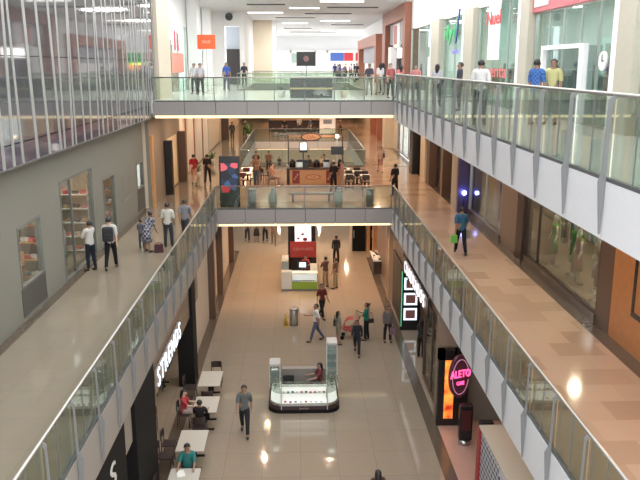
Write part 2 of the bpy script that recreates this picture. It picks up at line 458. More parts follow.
# ------------------------------------------------------------------ walls, right side
# upper right gallery: shop fronts with columns, bulkhead
sbox('wall_right_bulkhead', 7.8, 9.5, 8, 52.5, 14.2, CEIL+1.4, WALLW)
for k, (ya, yb) in enumerate(((17.0, 18.1), (25.0, 26.1), (33.0, 34.9), (40.9, 43.3))):
    c = MB().box(7.55, 8.0, ya, yb, Z3, 14.22, BEIGE2).box(7.5, 7.62, yb-.16, yb, Z3, 14.22, WALLW)
    struct(c.done('column_%d' % (9+k)))
def shopfront(n, ya, yb, z0, z1, x, mulls, door=None, glass=SHOPG, fm=STEEL, depth=4.2, back=WALLW, inner='wall_right_inner'):
    window(n, ya, yb, z0, z1, x, 1, fm, glass, mull=mulls, th=.05)
window('window_8', 18.1, 25.0, Z3, 13.45, 7.8, 1, STEEL, SHOPG, mull=(19.7, 21.0, 22.4, 23.7), th=.04)
window('window_9', 26.1, 33.0, Z3, 14.2, 7.8, 1, STEEL, SHOPG, mull=(28.3, 30.6), th=.05)
window('window_10', 34.9, 40.9, Z3, 14.2, 7.8, 1, STEEL, SHOPG, mull=(37.8,), th=.06)
window('window_11', 43.3, 52.4, Z3, 14.2, 7.8, 1, STEEL, SHOPG, mull=(46.2, 49.2), th=.06)
window('window_12', 8.0, 17.0, Z3, 14.2, 7.8, 1, STEEL, SHOPG, mull=(11, 14), th=.06)
b = MB()
b.box(12.6, 12.7, 8, 52.5, Z3, 14.4, WALLW)
for y in (17.4, 25.4, 33.9, 42): b.box(8.0, 12.6, y, y+.15, Z3, 14.4, WALLW)
b.box(8, 12.7, 8, 52.5, 14.3, 14.4, WALLW)
struct(b.done('wall_right_inner'))
# white door portal of the near shop
d = MB(); d.box(7.68, 7.86, 20.4, 20.65, Z3, 12.38); d.box(7.68, 7.86, 23.8, 23.92, Z3, 12.38); d.box(7.68, 7.86, 20.65, 23.8, 12.26, 12.38)
dd = struct(d.done('door_1', mat('bright_white_frame', (.88,.88,.88), .4)))
MB().box(7.74, 7.79, 20.6, 20.64, 10.9, 11.9).done('handle', STEEL, dd)
# terracotta portals farther along
for k, (ya, yb, zt, xx) in enumerate(((52.6, 66.6, 16.0, 7.35), (70.5, 92, 14.6, 7.2))):
    b = MB(); b.box(xx, 9, ya, ya+1.3, Z3, zt); b.box(xx, 9, yb-2.2, yb, Z3, zt); b.box(xx, 9, ya+1.3, yb-2.2, zt-1.0, zt)
    struct(b.done('wall_right_portal', TERRA))
    sbox('wall_right_portal_back', 8.2, 8.4, ya+1.3, yb-2.2, Z3, zt-1, mat('dark_shop_back', (.05,.045,.05), .4))
    sbox('wall_right_portal_lintel', 7.75, 8.2, ya+1.3, yb-2.2, zt-2.6, zt-1.0, mat('grey_lintel', (.35,.35,.38), .5))
sbox('column_13', 7.4, 7.9, 60.9, 62.4, Z3, 13.2, WALLW)
sbox('wall_right_top_far', 7.9, 8.1, 66.6, 92, Z3, CEIL, WALLW)
# ceiling far, with slots
b = MB(); b.box(-12, 13, 40, 116, CEIL, CEIL+.3)
struct(b.done('ceiling', CEILW))
t_id = 0
SLOTD = mat('dark_ceiling_slot', (.10,.10,.10), .7)
slots = [(49.5, -3.4, -1.2, 1), (49.5, -1.0, 2.0, 0), (51.5, 1.5, 4.4, 1), (55, -3.6, -.9, 0), (57.5, -.6, 1.6, 1), (57.5, 2.2, 6.0, 0), (62.5, -4, -1.2, 1), (64.5, .6, 4.5, 0), (70, -2.0, 1.6, 0), (74, 2.2, 5, 1),
         (78, -1.5, 1.0, 1), (82, 3.6, 7, 0), (90, -1.6, 1.6, 0), (95, 3, 6, 1), (100, -1, 5, 0)]
for (y, xa, xb, lit) in slots:
    if lit:
        t = thing('ceiling_light', 'bright linear ceiling light, one of the slots in the far white ceiling', 'light', ((xa+xb)/2, y, CEIL-.12), 0, 'linear lights in the far ceiling')
        MB().box(-(xb-xa)/2, (xb-xa)/2, -.09, .09, 0, .06).done('diffuser', LAMPW, t)
        MB().box(-(xb-xa)/2-.05, (xb-xa)/2+.05, -.2, .2, .06, .12).done('housing', WHITE, t)
    else:
        t = thing('ceiling_vent', 'dark linear slot vent, one of several in the far white ceiling', 'vent', ((xa+xb)/2, y, CEIL-.06), 0, 'dark slots in the far ceiling')
        MB().box(-(xb-xa)/2, (xb-xa)/2, -.18, .18, 0, .06).done('grille', SLOTD, t)
# near roof: open skylight with steel beams, white side soffits
sbox('ceiling_side_left', -12, -6.9, 4, 40, 17.5, 17.8, CEILW)
sbox('ceiling_side_right', 7.8, 13, 4, 40, 17.4, 17.7, CEILW)
for k in range(8):
    y = 5+k*5
    struct(box('beam_%d' % (k+1), -6.9, 7.8, y-.08, y+.08, 17.5, 17.9, WHITE))
sbox('wall_skylight_end', -12, 13, 39.9, 40, CEIL, 17.8, CEILW)
# far end wall
b = MB(); b.box(-12, 13, 115, 115.3, 13.9, CEIL, CEILW); b.box(-12, 13, 116.5, 116.7, Z3, 13.9, WALLW)
struct(b.done('wall_far'))
FAR = [(-2.2, -1.2, 10.2, 13.6, 'white_post', (.75,.75,.75)), (-.9, 1.6, 10.2, 11.6, 'white_counter', (.85,.88,.9)), (-1.0, 2.2, 12.2, 13.5, 'grey_green_panel', (.35,.45,.40)),
       (4.9, 6.9, 12.4, 13.7, 'blue_red_sign', (.06,.12,.42)), (6.95, 8.3, 12.4, 13.7, 'red_sign', (.5,.03,.04)), (8.7, 9.3, 12.4, 13.7, 'crimson_panel', (.45,.03,.06)),
       (9.6, 12.2, 11.9, 13.6, 'green_sign', (.03,.33,.10))]
for (xa, xb, za, zb, n, c) in FAR:
    o = box('shop_front_board', xa, xb, 114.6, 114.9, za, zb, mat('far_'+n, c, .5))
    tag(o, n.replace('_', ' ')+' on the far end wall of the upper floor', 'sign')
# far shop frames
b = MB()
for x in (-1.1, 2.6, 4.4, 9.42, 12.4): b.box(x-.12, x+.12, 114.3, 114.6, Z3, 13.9)
b.box(-12, 13, 114.3, 114.6, 13.6, 13.9)
struct(b.done('trim_30', WHITE))
for (xa, xb, za, zb, n, c, e) in ((5.9, 8.2, 11.2, 11.9, 'white lit menu board', (1,1,.8), 3), (9.7, 12, 11.1, 11.8, 'orange lit menu board', (1,.35,.08), 2.5), (9.9, 11.6, 11.85, 12.1, 'yellow lit strip sign', (.9,1,.1), 2.5)):
    o = box('menu_board', xa, xb, 114.4, 114.55, za, zb, mat(n, c, .5, emit=c, es=e)); tag(o, n+' at the far end of the upper floor', 'sign')

# middle level right: wall x = 7.75
b = MB()
b.box(7.75, 9, 25.2, 27.6, Z2, S3, TAUPE)
b.box(7.73, 8.0, 17.35, 18.15, Z2, S3, BROWN)
b.box(7.74, 8.6, 10, 17.35, Z2, S3, ORWOOD)
struct(b.done('wall_right_middle'))
sbox('trim_31', 7.62, 7.76, 24.5, 25.2, Z2, S3, DKWOOD)
window('window_13', 18.15, 24.5, Z2+.25, S3, 7.75, 1, DKWOOD, CLEARG, mull=(23.2,), th=.06)
sbox('trim_32', 7.68, 7.9, 18.15, 24.5, Z2, Z2+.25, DARKSTONE)
window('window_14', 13.6, 16.2, 6.1, 8.4, 7.74, 1, BLACK, CLEARG, th=.12)
window('window_15', 27.6, 33.0, Z2+.2, S3, 7.75, 1, STEEL, CLEARG, mull=(30.2,), th=.06)
sbox('trim_33', 7.68, 7.9, 27.6, 33.0, Z2, Z2+.2, DARKSTONE)
sbox('column_14', 7.3, 8.2, 33.7, 34.9, Z2, S3, BEIGE2)
sbox('column_15', 7.25, 8.0, 33.15, 33.45, Z2, S3, mat('indigo_pillar', (.06,.045,.12), .3))
sbox('column_16', 7.3, 7.9, 37.2, 37.7, Z2, S3, BROWN)
sbox('column_17', 7.3, 7.9, 41.1, 42.0, Z2, S3, BROWN)
sbox('column_18', 7.3, 8.2, 42.6, 44.2, Z2, S3, BEIGE)
sbox('column_19', 7.0, 8.2, 45.4, 46.6, Z2, S3, BLACK)
window('window_16', 35.0, 41.1, Z2+.1, S3, 7.75, 1, DKWOOD, CLEARG, mull=(37.4,), th=.08)
window('window_17', 46.6, 58, Z2+.1, S3, 7.75, 1, STEEL, CLEARG, mull=(49.5, 52.3, 55.2), th=.08)
b = MB()
b.box(11.6, 11.7, 10, 60, Z2, S3)
for y in (17.7, 25.3, 33.4, 41.6): b.box(8.0, 11.6, y, y+.1, Z2, S3)
struct(b.done('wall_right_middle_inner', mat('olive_tan_shop_interior', (.46,.40,.27), .6, noise=.15, nscale=1)))
sbox('column_20', 7.0, 7.75, 60.5, 62.0, Z2, S3, BEIGE)
sbox('column_21', 7.0, 7.75, 66, 66.8, Z2, S3, TERRA)
sbox('column_22', 7.0, 7.75, 72, 72.8, Z2, S3, TERRA)
sbox('wall_right_middle_far', 7.75, 7.95, 58, 100, Z2, S3, WALLD)
sbox('wall_middle_far', -7.1, 8, 99.5, 99.8, Z2, S3, WALLD)

# ------------------------------------------------------------------ ground floor fronts
b = MB()
b.box(-4.45, -4.3, 29.2, 46.5, 0, S2, WALLD)
struct(b.done('wall_left_ground'))
for k, (y, d_, m_) in enumerate(((26.0, .9, BLACKM), (33.6, .35, BROWN), (37.4, .2, BROWN), (44.0, .5, BROWN))):
    sbox('column_%d' % (23+k), -4.55, -4.0 if k else -3.95, y, y+d_, 0, S2, m_)
window('window_18', 34.2, 37.3, .1, 3.6, -4.3, -1, DKWOOD, CLEARG, mull=(35.7,))
window('window_19', 37.8, 43.8, .1, 3.9, -4.3, -1, WOOD, CLEARG, mull=(40.8,))
# header over the open cafe
sbox('wall_left_ground_header', -4.6, -4.15, 8, 28.4, 2.75, S2, SOFFIT)
sbox('trim_34', -4.16, -4.06, 19.3, 28.4, 2.75, 4.15, TAUPE)
sbox('column_27', -4.6, -4.05, 16.8, 19.2, 0, 4.15, BLACKM)
sbox('column_28', -4.6, -4.05, 9.5, 15.7, 0, 4.15, BLACKM)
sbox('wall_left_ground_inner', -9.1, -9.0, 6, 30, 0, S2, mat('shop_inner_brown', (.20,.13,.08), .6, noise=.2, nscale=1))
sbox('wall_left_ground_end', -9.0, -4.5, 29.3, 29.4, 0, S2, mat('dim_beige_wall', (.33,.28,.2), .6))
# right: fronts
b = MB(); b.box(4.75, 5.0, 32.1, 45.0, 0, S2)
struct(b.done('wall_right_ground', mat('brown_bronze_cladding', (.30,.20,.13), .3, noise=.2, nscale=2)))
sbox('wall_right_ground_dark', 4.68, 4.78, 32.2, 35.6, 0, 2.9, BLACK)
sbox('column_29', 4.55, 4.85, 36.2, 37.2, 0, S2, mat('pale_bronze_column', (.45,.30,.18), .25))  # paler bronze than the wall cladding
sbox('column_30', 4.5, 5.0, 43.7, 44.3, 0, S2, WOOD)
sbox('wall_right_ground_facing', 3.3, 7, 46.8, 47, 0, S2-.5, WALLD)
for k, (xa, xb) in enumerate(((3.45, 4.3), (4.62, 5.4))):
    o = struct(box('door_%d' % (2+k), xa, xb, 46.65, 46.8, 0, 2.35, BLACKM))
    MB().box(xa+.08, xa+.11, 46.6, 46.65, .9, 1.4).done('handle', STEEL, o)
sbox('column_31', 4.34, 4.58, 46.4, 46.8, 0, S2, WOOD)
# right: mirror-like glass shop front and open recess nearer
window('window_20', 23.4, 26.6, .1, 3.4, 4.75, 1, BROWN, CLEARG, mull=(25.0,))
sbox('column_32', 4.6, 5.1, 23.0, 23.4, 0, S2, TAUPE)
sbox('wall_right_ground_header', 4.75, 5.1, 23.4, 32.1, 3.4, S2, TAUPE)
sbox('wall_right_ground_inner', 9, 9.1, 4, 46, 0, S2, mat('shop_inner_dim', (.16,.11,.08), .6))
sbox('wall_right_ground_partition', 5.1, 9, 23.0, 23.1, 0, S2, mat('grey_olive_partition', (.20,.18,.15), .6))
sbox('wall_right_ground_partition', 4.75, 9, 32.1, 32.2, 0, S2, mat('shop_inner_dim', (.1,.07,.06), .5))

# ------------------------------------------------------------------ people
BONES = {}
def fk(pose):
    """joint positions for a 1.70 m figure facing +y; angles in degrees"""
    P = {}
    lean = R(pose.get('lean', 0))
    def tor(x, y, z):   # lean the trunk forward about the pelvis
        dz = z-.93
        return Vector((x, y*math.cos(lean)+dz*math.sin(lean), .93+dz*math.cos(lean)-y*math.sin(lean)))
    w = pose.get('w', 1.0)
    P['pelvis'] = Vector((0, 0, .93)); P['spine'] = tor(0, .01, 1.10); P['chest'] = tor(0, .0, 1.30)
    P['neck'] = tor(0, -.01, 1.46)
    hd = R(pose.get('head', 0)); nk = P['neck']
    def hp(y, z):
        a = hd+lean*.6
        return nk+Vector((0, y*math.cos(a)+z*math.sin(a), z*math.cos(a)-y*math.sin(a)))
    P['skull'] = hp(.012, .075); P['face'] = hp(.022, .145); P['crown'] = hp(.01, .205)
    P['_hm'] = (nk, hd+lean*.6)
    for s, n in ((-1, 'l'), (1, 'r')):
        P['sh'+n] = tor(s*.175*w, -.005, 1.405)
        up, fl, out = pose.get('arm'+n, (5, 12, 8))       # shoulder pitch forward, elbow flex, outward
        up, fl, out = R(up), R(fl), R(out)
        inw = R(pose.get('in'+n, 0))
        def d(a, o): return Vector((s*math.sin(o), math.sin(a)*math.cos(o), -math.cos(a)*math.cos(o)))
        P['el'+n] = P['sh'+n]+d(up, out)*.285
        P['wr'+n] = P['el'+n]+d(up+fl, out*.3-inw)*.25
        P['pa'+n] = P['wr'+n]+d(up+fl+.15, out*.2-inw)*.085
        P['hip'+n] = Vector((s*.085, 0, .90))
        th, kn = pose.get('leg'+n, (2, 4)); th, kn = R(th), R(kn)
        sp = R(pose.get('spread', 3))*s
        P['kn'+n] = P['hip'+n]+Vector((math.sin(sp)*math.cos(th), math.sin(th), -math.cos(th)))*.42
        P['an'+n] = P['kn'+n]+Vector((math.sin(sp)*.3, math.sin(th-kn), -math.cos(th-kn)))*.41
        a = th-kn
        fa = R(pose.get('foot'+n, 0)) if ('foot'+n) in pose else min(0, a)*.7
        P['to'+n] = P['an'+n]+Vector((s*.02, math.cos(fa)*.15, math.sin(fa)*.15-.045))
    return P
CH = [('pelvis','spine'),('spine','chest'),('chest','neck'),('neck','skull'),('skull','face'),('face','crown')]
for n in 'lr':
    CH += [('chest','sh'+n),('sh'+n,'el'+n),('el'+n,'wr'+n),('wr'+n,'pa'+n),('pelvis','hip'+n),('hip'+n,'kn'+n),('kn'+n,'an'+n),('an'+n,'to'+n)]
RAD = {'pelvis':(.145,.11),'spine':(.135,.10),'chest':(.155,.115),'neck':(.058,.058),'skull':(.075,.085),'face':(.078,.095),'crown':(.058,.068),
       'sh':(.062,.062),'el':(.042,.042),'wr':(.028,.026),'pa':(.036,.02),'hip':(.095,.095),'kn':(.06,.06),'an':(.042,.045),'to':(.036,.028)}
PCOUNT = [0]
def seg_d(p, a, b):
    ab = b-a; t = max(0, min(1, (p-a).dot(ab)/max(ab.length_squared, 1e-9)))
    return (p-(a+ab*t)).length
def person(label, loc, face, h=1.7, top=(.3,.3,.3), bottom=(.05,.05,.07), pose=None, hair='short', skin=1, sleeves='short', legs='long', gender='m', pattern=None, hairm=None, seat=None, lite=False, group=None, bmat=None):
    """face: heading in degrees, 0 looks away from the camera (+y), 180 towards it, 90 to the left"""
    pose = dict(pose or {})
    if gender == 'f': pose.setdefault('w', .88)
    P = fk(pose)
    mn = min(P['to'+n].z for n in 'lr')-.03
    mn = min(mn, min(P['an'+n].z for n in 'lr')-.075)
    for k in P:
        if k != '_hm': P[k] = P[k]-Vector((0, 0, mn))
    hm, ha = P.pop('_hm'); hm = P['neck']
    sc = h/1.70
    t = thing('person', label, 'person', loc, R(face), group)
    PCOUNT[0] += 1
    sk = SKINS[skin]
    # skeleton -> skin modifier
    names = list(P.keys()); idx = {n: i for i, n in enumerate(names)}
    me = bpy.data.meshes.new('body_src'); me.from_pydata([P[n]*sc for n in names], [(idx[a], idx[b]) for a, b in CH], [])
    o = bpy.data.objects.new('body_src', me); COL.objects.link(o)
    md = o.modifiers.new('Skin', 'SKIN'); md.use_smooth_shade = True
    lay = me.skin_vertices[0].data
    fem = gender == 'f'
    for n in names:
        key = n if n in RAD else n[:-1]
        r = RAD[key]
        if fem and key in ('chest',): r = (.135, .115)
        if fem and key == 'spine': r = (.112, .09)
        wd = pose.get('fat', 1.0) if key in ('pelvis', 'spine', 'chest') else 1.0
        lay[idx[n]].radius = (r[0]*sc*wd, r[1]*sc*wd)
        lay[idx[n]].use_root = (n == 'pelvis')
    sb = o.modifiers.new('Sub', 'SUBSURF'); sb.levels = 1 if lite else 2; sb.render_levels = sb.levels
    bpy.context.view_layer.update()
    dg = bpy.context.evaluated_depsgraph_get()
    bme = bpy.data.meshes.new_from_object(o.evaluated_get(dg))
    bpy.data.objects.remove(o)
    bm = bmesh.new(); bm.from_mesh(bme)
    # classify the body faces by nearest bone
    segs = [(a, b, P[a]*sc, P[b]*sc) for a, b in CH]
    def region(p):
        best = min(segs, key=lambda s_: seg_d(p, s_[2], s_[3]))
        b_ = best[1]
        k = b_[:-1] if b_[:-1] in ('sh','el','wr','pa','hip','kn','an','to') else b_
        return k, p
    vreg = {}
    bm.verts.ensure_lookup_table(); bm.normal_update()
    for v in bm.verts: vreg[v.index] = region(v.co)[0]
    waist = (.97-mn)*sc
    TOPS = {'spine', 'chest', 'neck', 'sh'} | ({'el'}) | ({'wr'} if sleeves == 'long' else set())
    def garment(keys, off, name, m, cond=None):
        sel = [f for f in bm.faces if all(vreg[v.index] in keys for v in f.verts) and (cond is None or cond(f.calc_center_median()))]
        if not sel: return
        g = bmesh.new(); mp = {}
        for f in sel:
            vs = []
            for v in f.verts:
                if v.index not in mp: mp[v.index] = g.verts.new(v.co+v.normal*off*sc)
                vs.append(mp[v.index])
            try: nf = g.faces.new(vs); nf.smooth = True
            except ValueError: pass
        mesh = bpy.data.meshes.new(name); g.to_mesh(mesh); g.free(); mesh.materials.append(m)
        go = bpy.data.objects.new(name, mesh); COL.objects.link(go); go.parent = t
        return go
    ntop = P['neck'].z*sc
    topn = pose.get('topname', 'shirt')
    tm = pattern or cloth('%.2f_%.2f_%.2f' % tuple(top), top)
    bmx = bmat or cloth('%.2f_%.2f_%.2f' % tuple(bottom), bottom)
    garment(TOPS | {'pelvis', 'hip'}, .016, topn, tm, lambda c: c.z < ntop+.0*sc and ((c-P['pelvis']*sc).length > .09*sc or c.z > P['pelvis'].z*sc) and (c.z > P['pelvis'].z*sc-.04*sc))
    lk = {'pelvis', 'hip', 'kn', 'spine'} | ({'an'} if legs == 'long' else set())
    if legs == 'skirt':
        pz = P['pelvis'].z*sc
        MB().lathe([(.24*sc, -.50*sc), (.2*sc, -.25*sc), (.16*sc, .02*sc), (.13*sc, .06*sc)], (0, .0, pz), 16, sy=.85).done('skirt', bmx, t)
    else:
        garment(lk, .012, 'trousers' if legs == 'long' else 'shorts', bmx, lambda c: c.z < P['spine'].z*sc-.05*sc)
    # feet
    for n in 'lr':
        a = P['an'+n]*sc; q = P['to'+n]*sc; dv = (q-a); 
        ang = math.atan2(-(q.z-a.z+.045*sc), (q.y-a.y))
        rot = Matrix.Rotation(-ang, 3, 'X')
        c = (a+q)*.5+Vector((0, 0, -.02*sc))
        MB().ell(c, (.048*sc, .135*sc, .048*sc), None, 10, rot).done('shoe', pose.get('shoe', SHOE), t)
    # body: add face features and fingers to the same mesh
    full = MB(); full.bm.free(); full.bm = bm
    full.mats = [sk, EYE, LIP]
    for f in bm.faces: f.material_index = 0; f.smooth = True
    Rm = Matrix.Rotation(-ha, 3, 'X')
    def H(x, y, z): return (hm+Rm @ Vector((x, y, z)))*sc
    if not lite:
        full.ell(H(0, .118, .118), (.014*sc, .02*sc, .024*sc), sk, 8)
        for s in (-1, 1):
            full.ell(H(s*.032, .100, .142), (.013*sc, .008*sc, .008*sc), EYE, 8)
            full.ell(H(s*.086, .01, .128), (.012*sc, .02*sc, .03*sc), sk, 8)
        full.ell(H(0, .100, .078), (.024*sc, .008*sc, .008*sc), LIP, 8)
    for n, s in (('l', -1), ('r', 1)):
        pw, pp = P['wr'+n]*sc, P['pa'+n]*sc
        d = (pp-pw).normalized()
        fwd = Vector((0, 1, 0)); ax = (fwd-d*fwd.dot(d)).normalized()   # across the palm
        pn = d.cross(ax).normalized()
        for k, L in enumerate((.062, .072, .068, .054)):
            base = pp+ax*((1.5-k)*.017*sc)
            mid = base+d*L*.55*sc; tip = mid+(d*.8-pn*s*.35).normalized()*L*.5*sc
            full.tube(base, mid, .0095*sc, .0085*sc, 6, sk); full.tube(mid, tip, .0085*sc, .006*sc, 6, sk)
        tb = pw+d*.03*sc+ax*.025*sc
        full.tube(tb, tb+(d*.6+ax*.7).normalized()*.055*sc, .011*sc, .008*sc, 6, sk)
    full.done('body', None, t)
    bpy.data.meshes.remove(bme)
    # hair
    if hair:
        hb = bmesh.new(); r = bmesh.ops.create_uvsphere(hb, u_segments=16, v_segments=12, radius=1)
        dele = []
        for v in hb.verts:
            c = v.co.copy()
            if c.y > .25 and c.z < .38: dele.append(v)
            elif hair == 'short' and c.z < -.62: dele.append(v)
        bmesh.ops.delete(hb, geom=dele, context='VERTS')
        for v in hb.verts:
            c = v.co; ln = 0
            if hair == 'long' and c.z < 0 and c.y < .3: ln = -c.z*.16
            v.co = H(c.x*.095*(1+ln), c.y*.112-.006-ln*.2, c.z*.105+.150-ln*1.2)
        if hair == 'bun': bmesh.ops.create_uvsphere(hb, u_segments=8, v_segments=6, radius=.045*sc, matrix=Matrix.Translation(H(0, -.12, .2)))
        for f in hb.faces: f.smooth = True
        hme = bpy.data.meshes.new('hair'); hb.to_mesh(hme); hb.free(); hme.materials.append(hairm or HAIRB)
        ho = bpy.data.objects.new('hair', hme); COL.objects.link(ho); ho.parent = t
    t['_pa'] = 0
    if seat is not None: # lift so that the hips rest on the seat
        t.location = (loc[0], loc[1], loc[2]+max(0, seat-(P['pelvis'].z-.11)*sc))
    del t['_pa']
    M = Matrix.Translation(Vector(t.location)) @ Matrix.Rotation(R(face), 4, 'Z')
    return t, {k: M @ (v*sc) for k, v in P.items()}

WALK = dict(legl=(22, 8), legr=(-16, 18), arml=(-18, 15, 6), armr=(20, 20, 6))
WALK2 = dict(legl=(-14, 20), legr=(20, 6), arml=(16, 18, 6), armr=(-16, 14, 6))
STRIDE = dict(legl=(30, 12), legr=(-26, 22), arml=(-25, 40, 8), armr=(25, 40, 8), spread=4)
STAND = dict(legl=(2, 3), legr=(0, 4), arml=(3, 15, 8), armr=(5, 20, 8), spread=5)
HOLD = dict(legl=(4, 5), legr=(-3, 5), arml=(25, 75, 8), armr=(30, 80, 8), inl=20, inr=20)
SIT = dict(legl=(85, 88), legr=(85, 84), arml=(35, 45, 8), armr=(35, 50, 8), spread=7, head=10)
def pv(base, **k): d = dict(base); d.update(k); return d

plaid = None
def check_mat(name, c1, c2, s):
    m = bpy.data.materials.new(name); m.use_nodes = True; nt = m.node_tree; b = nt.nodes['Principled BSDF']
    tc = nt.nodes.new('ShaderNodeTexCoord'); ck = nt.nodes.new('ShaderNodeTexChecker'); ck.inputs['Scale'].default_value = s
    ck.inputs['Color1'].default_value = (*c1, 1); ck.inputs['Color2'].default_value = (*c2, 1)
    nt.links.new(tc.outputs['Object'], ck.inputs['Vector']); nt.links.new(ck.outputs['Color'], b.inputs['Base Color']); b.inputs['Roughness'].default_value = .85
    return m
PLAID = check_mat('blue_plaid', (.02,.06,.24), (.06,.17,.42), 18)
PRINT = check_mat('patterned_dress', (.03,.03,.05), (.26,.26,.30), 12)

def bag(label, loc, w=.3, h=.26, d=.1, col=(.02,.02,.02), rz=0, strap=.18, name='handbag', cat='bag'):
    m = mat('bag_%.2f_%.2f_%.2f' % tuple(col), col, .5)
    t = thing(name, label, cat, loc, rz)
    b = MB(); b.prism([(-w/2, 0), (w/2, 0), (w*.44, h), (-w*.44, h)], 'y', -d/2, d/2)
    bmesh.ops.bevel(b.bm, geom=b.bm.edges[:], offset=.012, segments=2, affect='EDGES')
    b.done('bag_body', m, t)
    s = MB(); n = 8; pr_ = None
    for k in range(n+1):
        a = PI*k/n; p = (math.cos(a)*w*.3, 0, h-.01+math.sin(a)*strap)
        if pr_: s.tube(pr_, p, .008, n=6)
        pr_ = p
    s.done('strap', m, t)
    return t

# --- ground floor
person('man in grey T-shirt and dark trousers walking towards us beside the near jewellery kiosk', (-1.82, 22.26, 0), 178, 1.74, (.11,.12,.115), (.02,.022,.026), WALK, skin=1)
p, J = person('man in white shirt and blue jeans walking left past the steel litter bin', (.71, 30.6, 0), 100, 1.74, (.55,.53,.5), (.07,.09,.14), pv(WALK, armr=(20,70,5)), skin=1)
person('man in dark red shirt and black trousers walking behind the man in white', (1.07, 33.64, 0), 215, 1.72, (.12,.025,.02), (.015,.013,.015), WALK2, skin=1)
p, J = person('woman in olive grey top and shorts standing left of the red stroller', (1.66, 30.2, 0), -70, 1.5, (.20,.19,.15), (.22,.18,.13), STAND, hair='long', gender='f', legs='shorts', skin=1)
bag('black shoulder bag on the back of the woman in olive grey', (J['spine'].x-.17, J['spine'].y+.02, J['pelvis'].z+.02), .24, .28, .1, (.015,.012,.012), R(90), .22)
p, J = person('woman in green top and black leggings looking at her phone', (2.92, 30.67, 0), 75, 1.7, (.02,.14,.09), (.012,.012,.016), HOLD, hair='bun', gender='f')
bag('dark handbag at the hip of the woman in the green top', (J['pelvis'].x+.2, J['pelvis'].y-.08, J['pelvis'].z-.12), .26, .2, .1, (.015,.015,.02), R(20), .3)
person('person in black jacket with open front striding by the stroller', (2.39, 29.06, 0), 170, 1.56, (.02,.022,.025), (.02,.02,.03), STRIDE, hair='long', gender='f', sleeves='long')
p, J = person('woman in grey brown jacket standing near the right shop fronts', (3.83, 30.4, 0), 185, 1.66, (.13,.11,.10), (.02,.016,.018), STAND, hair='short', gender='f', sleeves='long')
bag('purple grey shopping bag held by the woman in the grey brown jacket', (J['pal'].x, J['pal'].y, J['pal'].z-.42), .28, .32, .1, (.16,.09,.12), 0, .1)
person('man in dark suit seen from behind beyond the red kiosk sign', (2.25, 43.7, 0), 5, 1.72, (.03,.03,.035), (.02,.02,.022), STAND, sleeves='long')
person('taller customer in brown shirt and khaki trousers at the far kiosk', (1.95, 38.4, 0), 60, 1.72, (.12,.075,.06), (.30,.23,.15), STAND)
person('customer in dark brown top and khaki trousers nearest the far kiosk counter', (1.42, 38.7, 0), 40, 1.7, (.09,.05,.045), (.28,.20,.13), HOLD)
person('person in dark trousers, leftmost of four walkers below the middle bridge', (-3.55, 49.6, 0), 185, 1.65, (.05,.05,.06), (.03,.03,.035), WALK, lite=True)
person('person in dark skirt, second of four walkers below the middle bridge', (-2.92, 49.6, 0), 185, 1.6, (.06,.05,.05), (.04,.035,.035), STAND, legs='skirt', gender='f', lite=True)
person('person in black trousers, third of four walkers below the middle bridge', (-2.32, 49.4, 0), 178, 1.65, (.05,.05,.05), (.02,.02,.022), WALK2, lite=True)
person('person in khaki trousers, rightmost of four walkers below the middle bridge', (-1.72, 48.6, 0), 180, 1.7, (.25,.2,.15), (.22,.17,.10), WALK, lite=True)
person('black haired person at the bottom edge seen from above', (2.0, 17.2, 0), 10, 1.6, (.06,.03,.03), (.03,.03,.03), STAND, hair='long', gender='f')
person('person in dark clothes standing in the right shop entrance', (5.5, 28.0, 0), 60, 1.72, (.02,.02,.025), (.015,.015,.02), HOLD, sleeves='long')
person('person in black browsing beside the lit frames of the right shop', (5.0, 28.6, 0), -30, 1.66, (.03,.028,.03), (.02,.02,.02), HOLD, sleeves='long', gender='f', hair='long')

def cafe_chair(label, loc, rz, group=None, col=(.035,.022,.02)):
    m = mat('chair_%.2f' % col[0], col, .4, noise=.15)
    t = thing('cafe_chair', label, 'chair', loc, rz, group)
    MB().box(-.21, .21, -.21, .21, .43, .47, bev=.012).done('seat', m, t)
    b = MB(); n = 8; pts = []
    for k in range(n+1):
        a = PI*(k/n); pts.append((math.cos(a)*.2, -.2-.06*math.sin(a)))
    for a, c in zip(pts, pts[1:]):
        b.prism([(a[0], a[1]), (c[0], c[1]), (c[0]*.93, c[1]+.02), (a[0]*.93, a[1]+.02)], 'z', .62, .86)
    b.done('backrest', m, t)
    for sx in (-1, 1):
        MB().tube((sx*.19, -.2, .86), (sx*.2, -.2, 0), .014).done('leg', m, t)
        MB().tube((sx*.19, .18, .44), (sx*.2, .2, 0), .014).done('leg', m, t)
    return t
def cafe_table(label, loc, w, l, m=TABLEW, h=.75, group=None, name='cafe_table'):
    t = thing(name, label, 'table', loc, 0, group)
    MB().box(-w/2, w/2, -l/2, l/2, h-.035, h, bev=.008).done('table_top', m, t)
    for sy in ((-1, 1) if l > .9 else (0,)):
        MB().box(-.05, .05, sy*l*.3-.03, sy*l*.3+.03, .04, h-.035).done('leg', BLACKM, t)
        MB().box(-w*.36, w*.36, sy*l*.3-.04, sy*l*.3+.04, 0, .04, bev=.005).done('base', BLACKM, t)
    return t
TX = -3.27
cafe_table('white cafe table farthest along the left shop fronts, empty', (TX+.03, 25.05, 0), .78, 1.3)
cafe_table('white cafe table beside the seated pair in red and black', (TX+.12, 22.95, 0), .8, 1.2)
cafe_table('empty white cafe table behind the seated man in teal', (TX, 20.5, 0), .84, 1.3)
cafe_table('nearest white cafe table with papers on it', (TX+.05, 18.25, 0), .84, 1.3)
cafe_chair('black cafe chair at the far end of the farthest white table', (TX+.1, 26.15, 0), PI)
cafe_chair('dark cafe chair at the left side of the farthest white table', (TX-.72, 25.0, 0), -PI/2)
cafe_chair('dark cafe chair at the near end of the farthest white table', (TX+.05, 23.95, 0), 0)
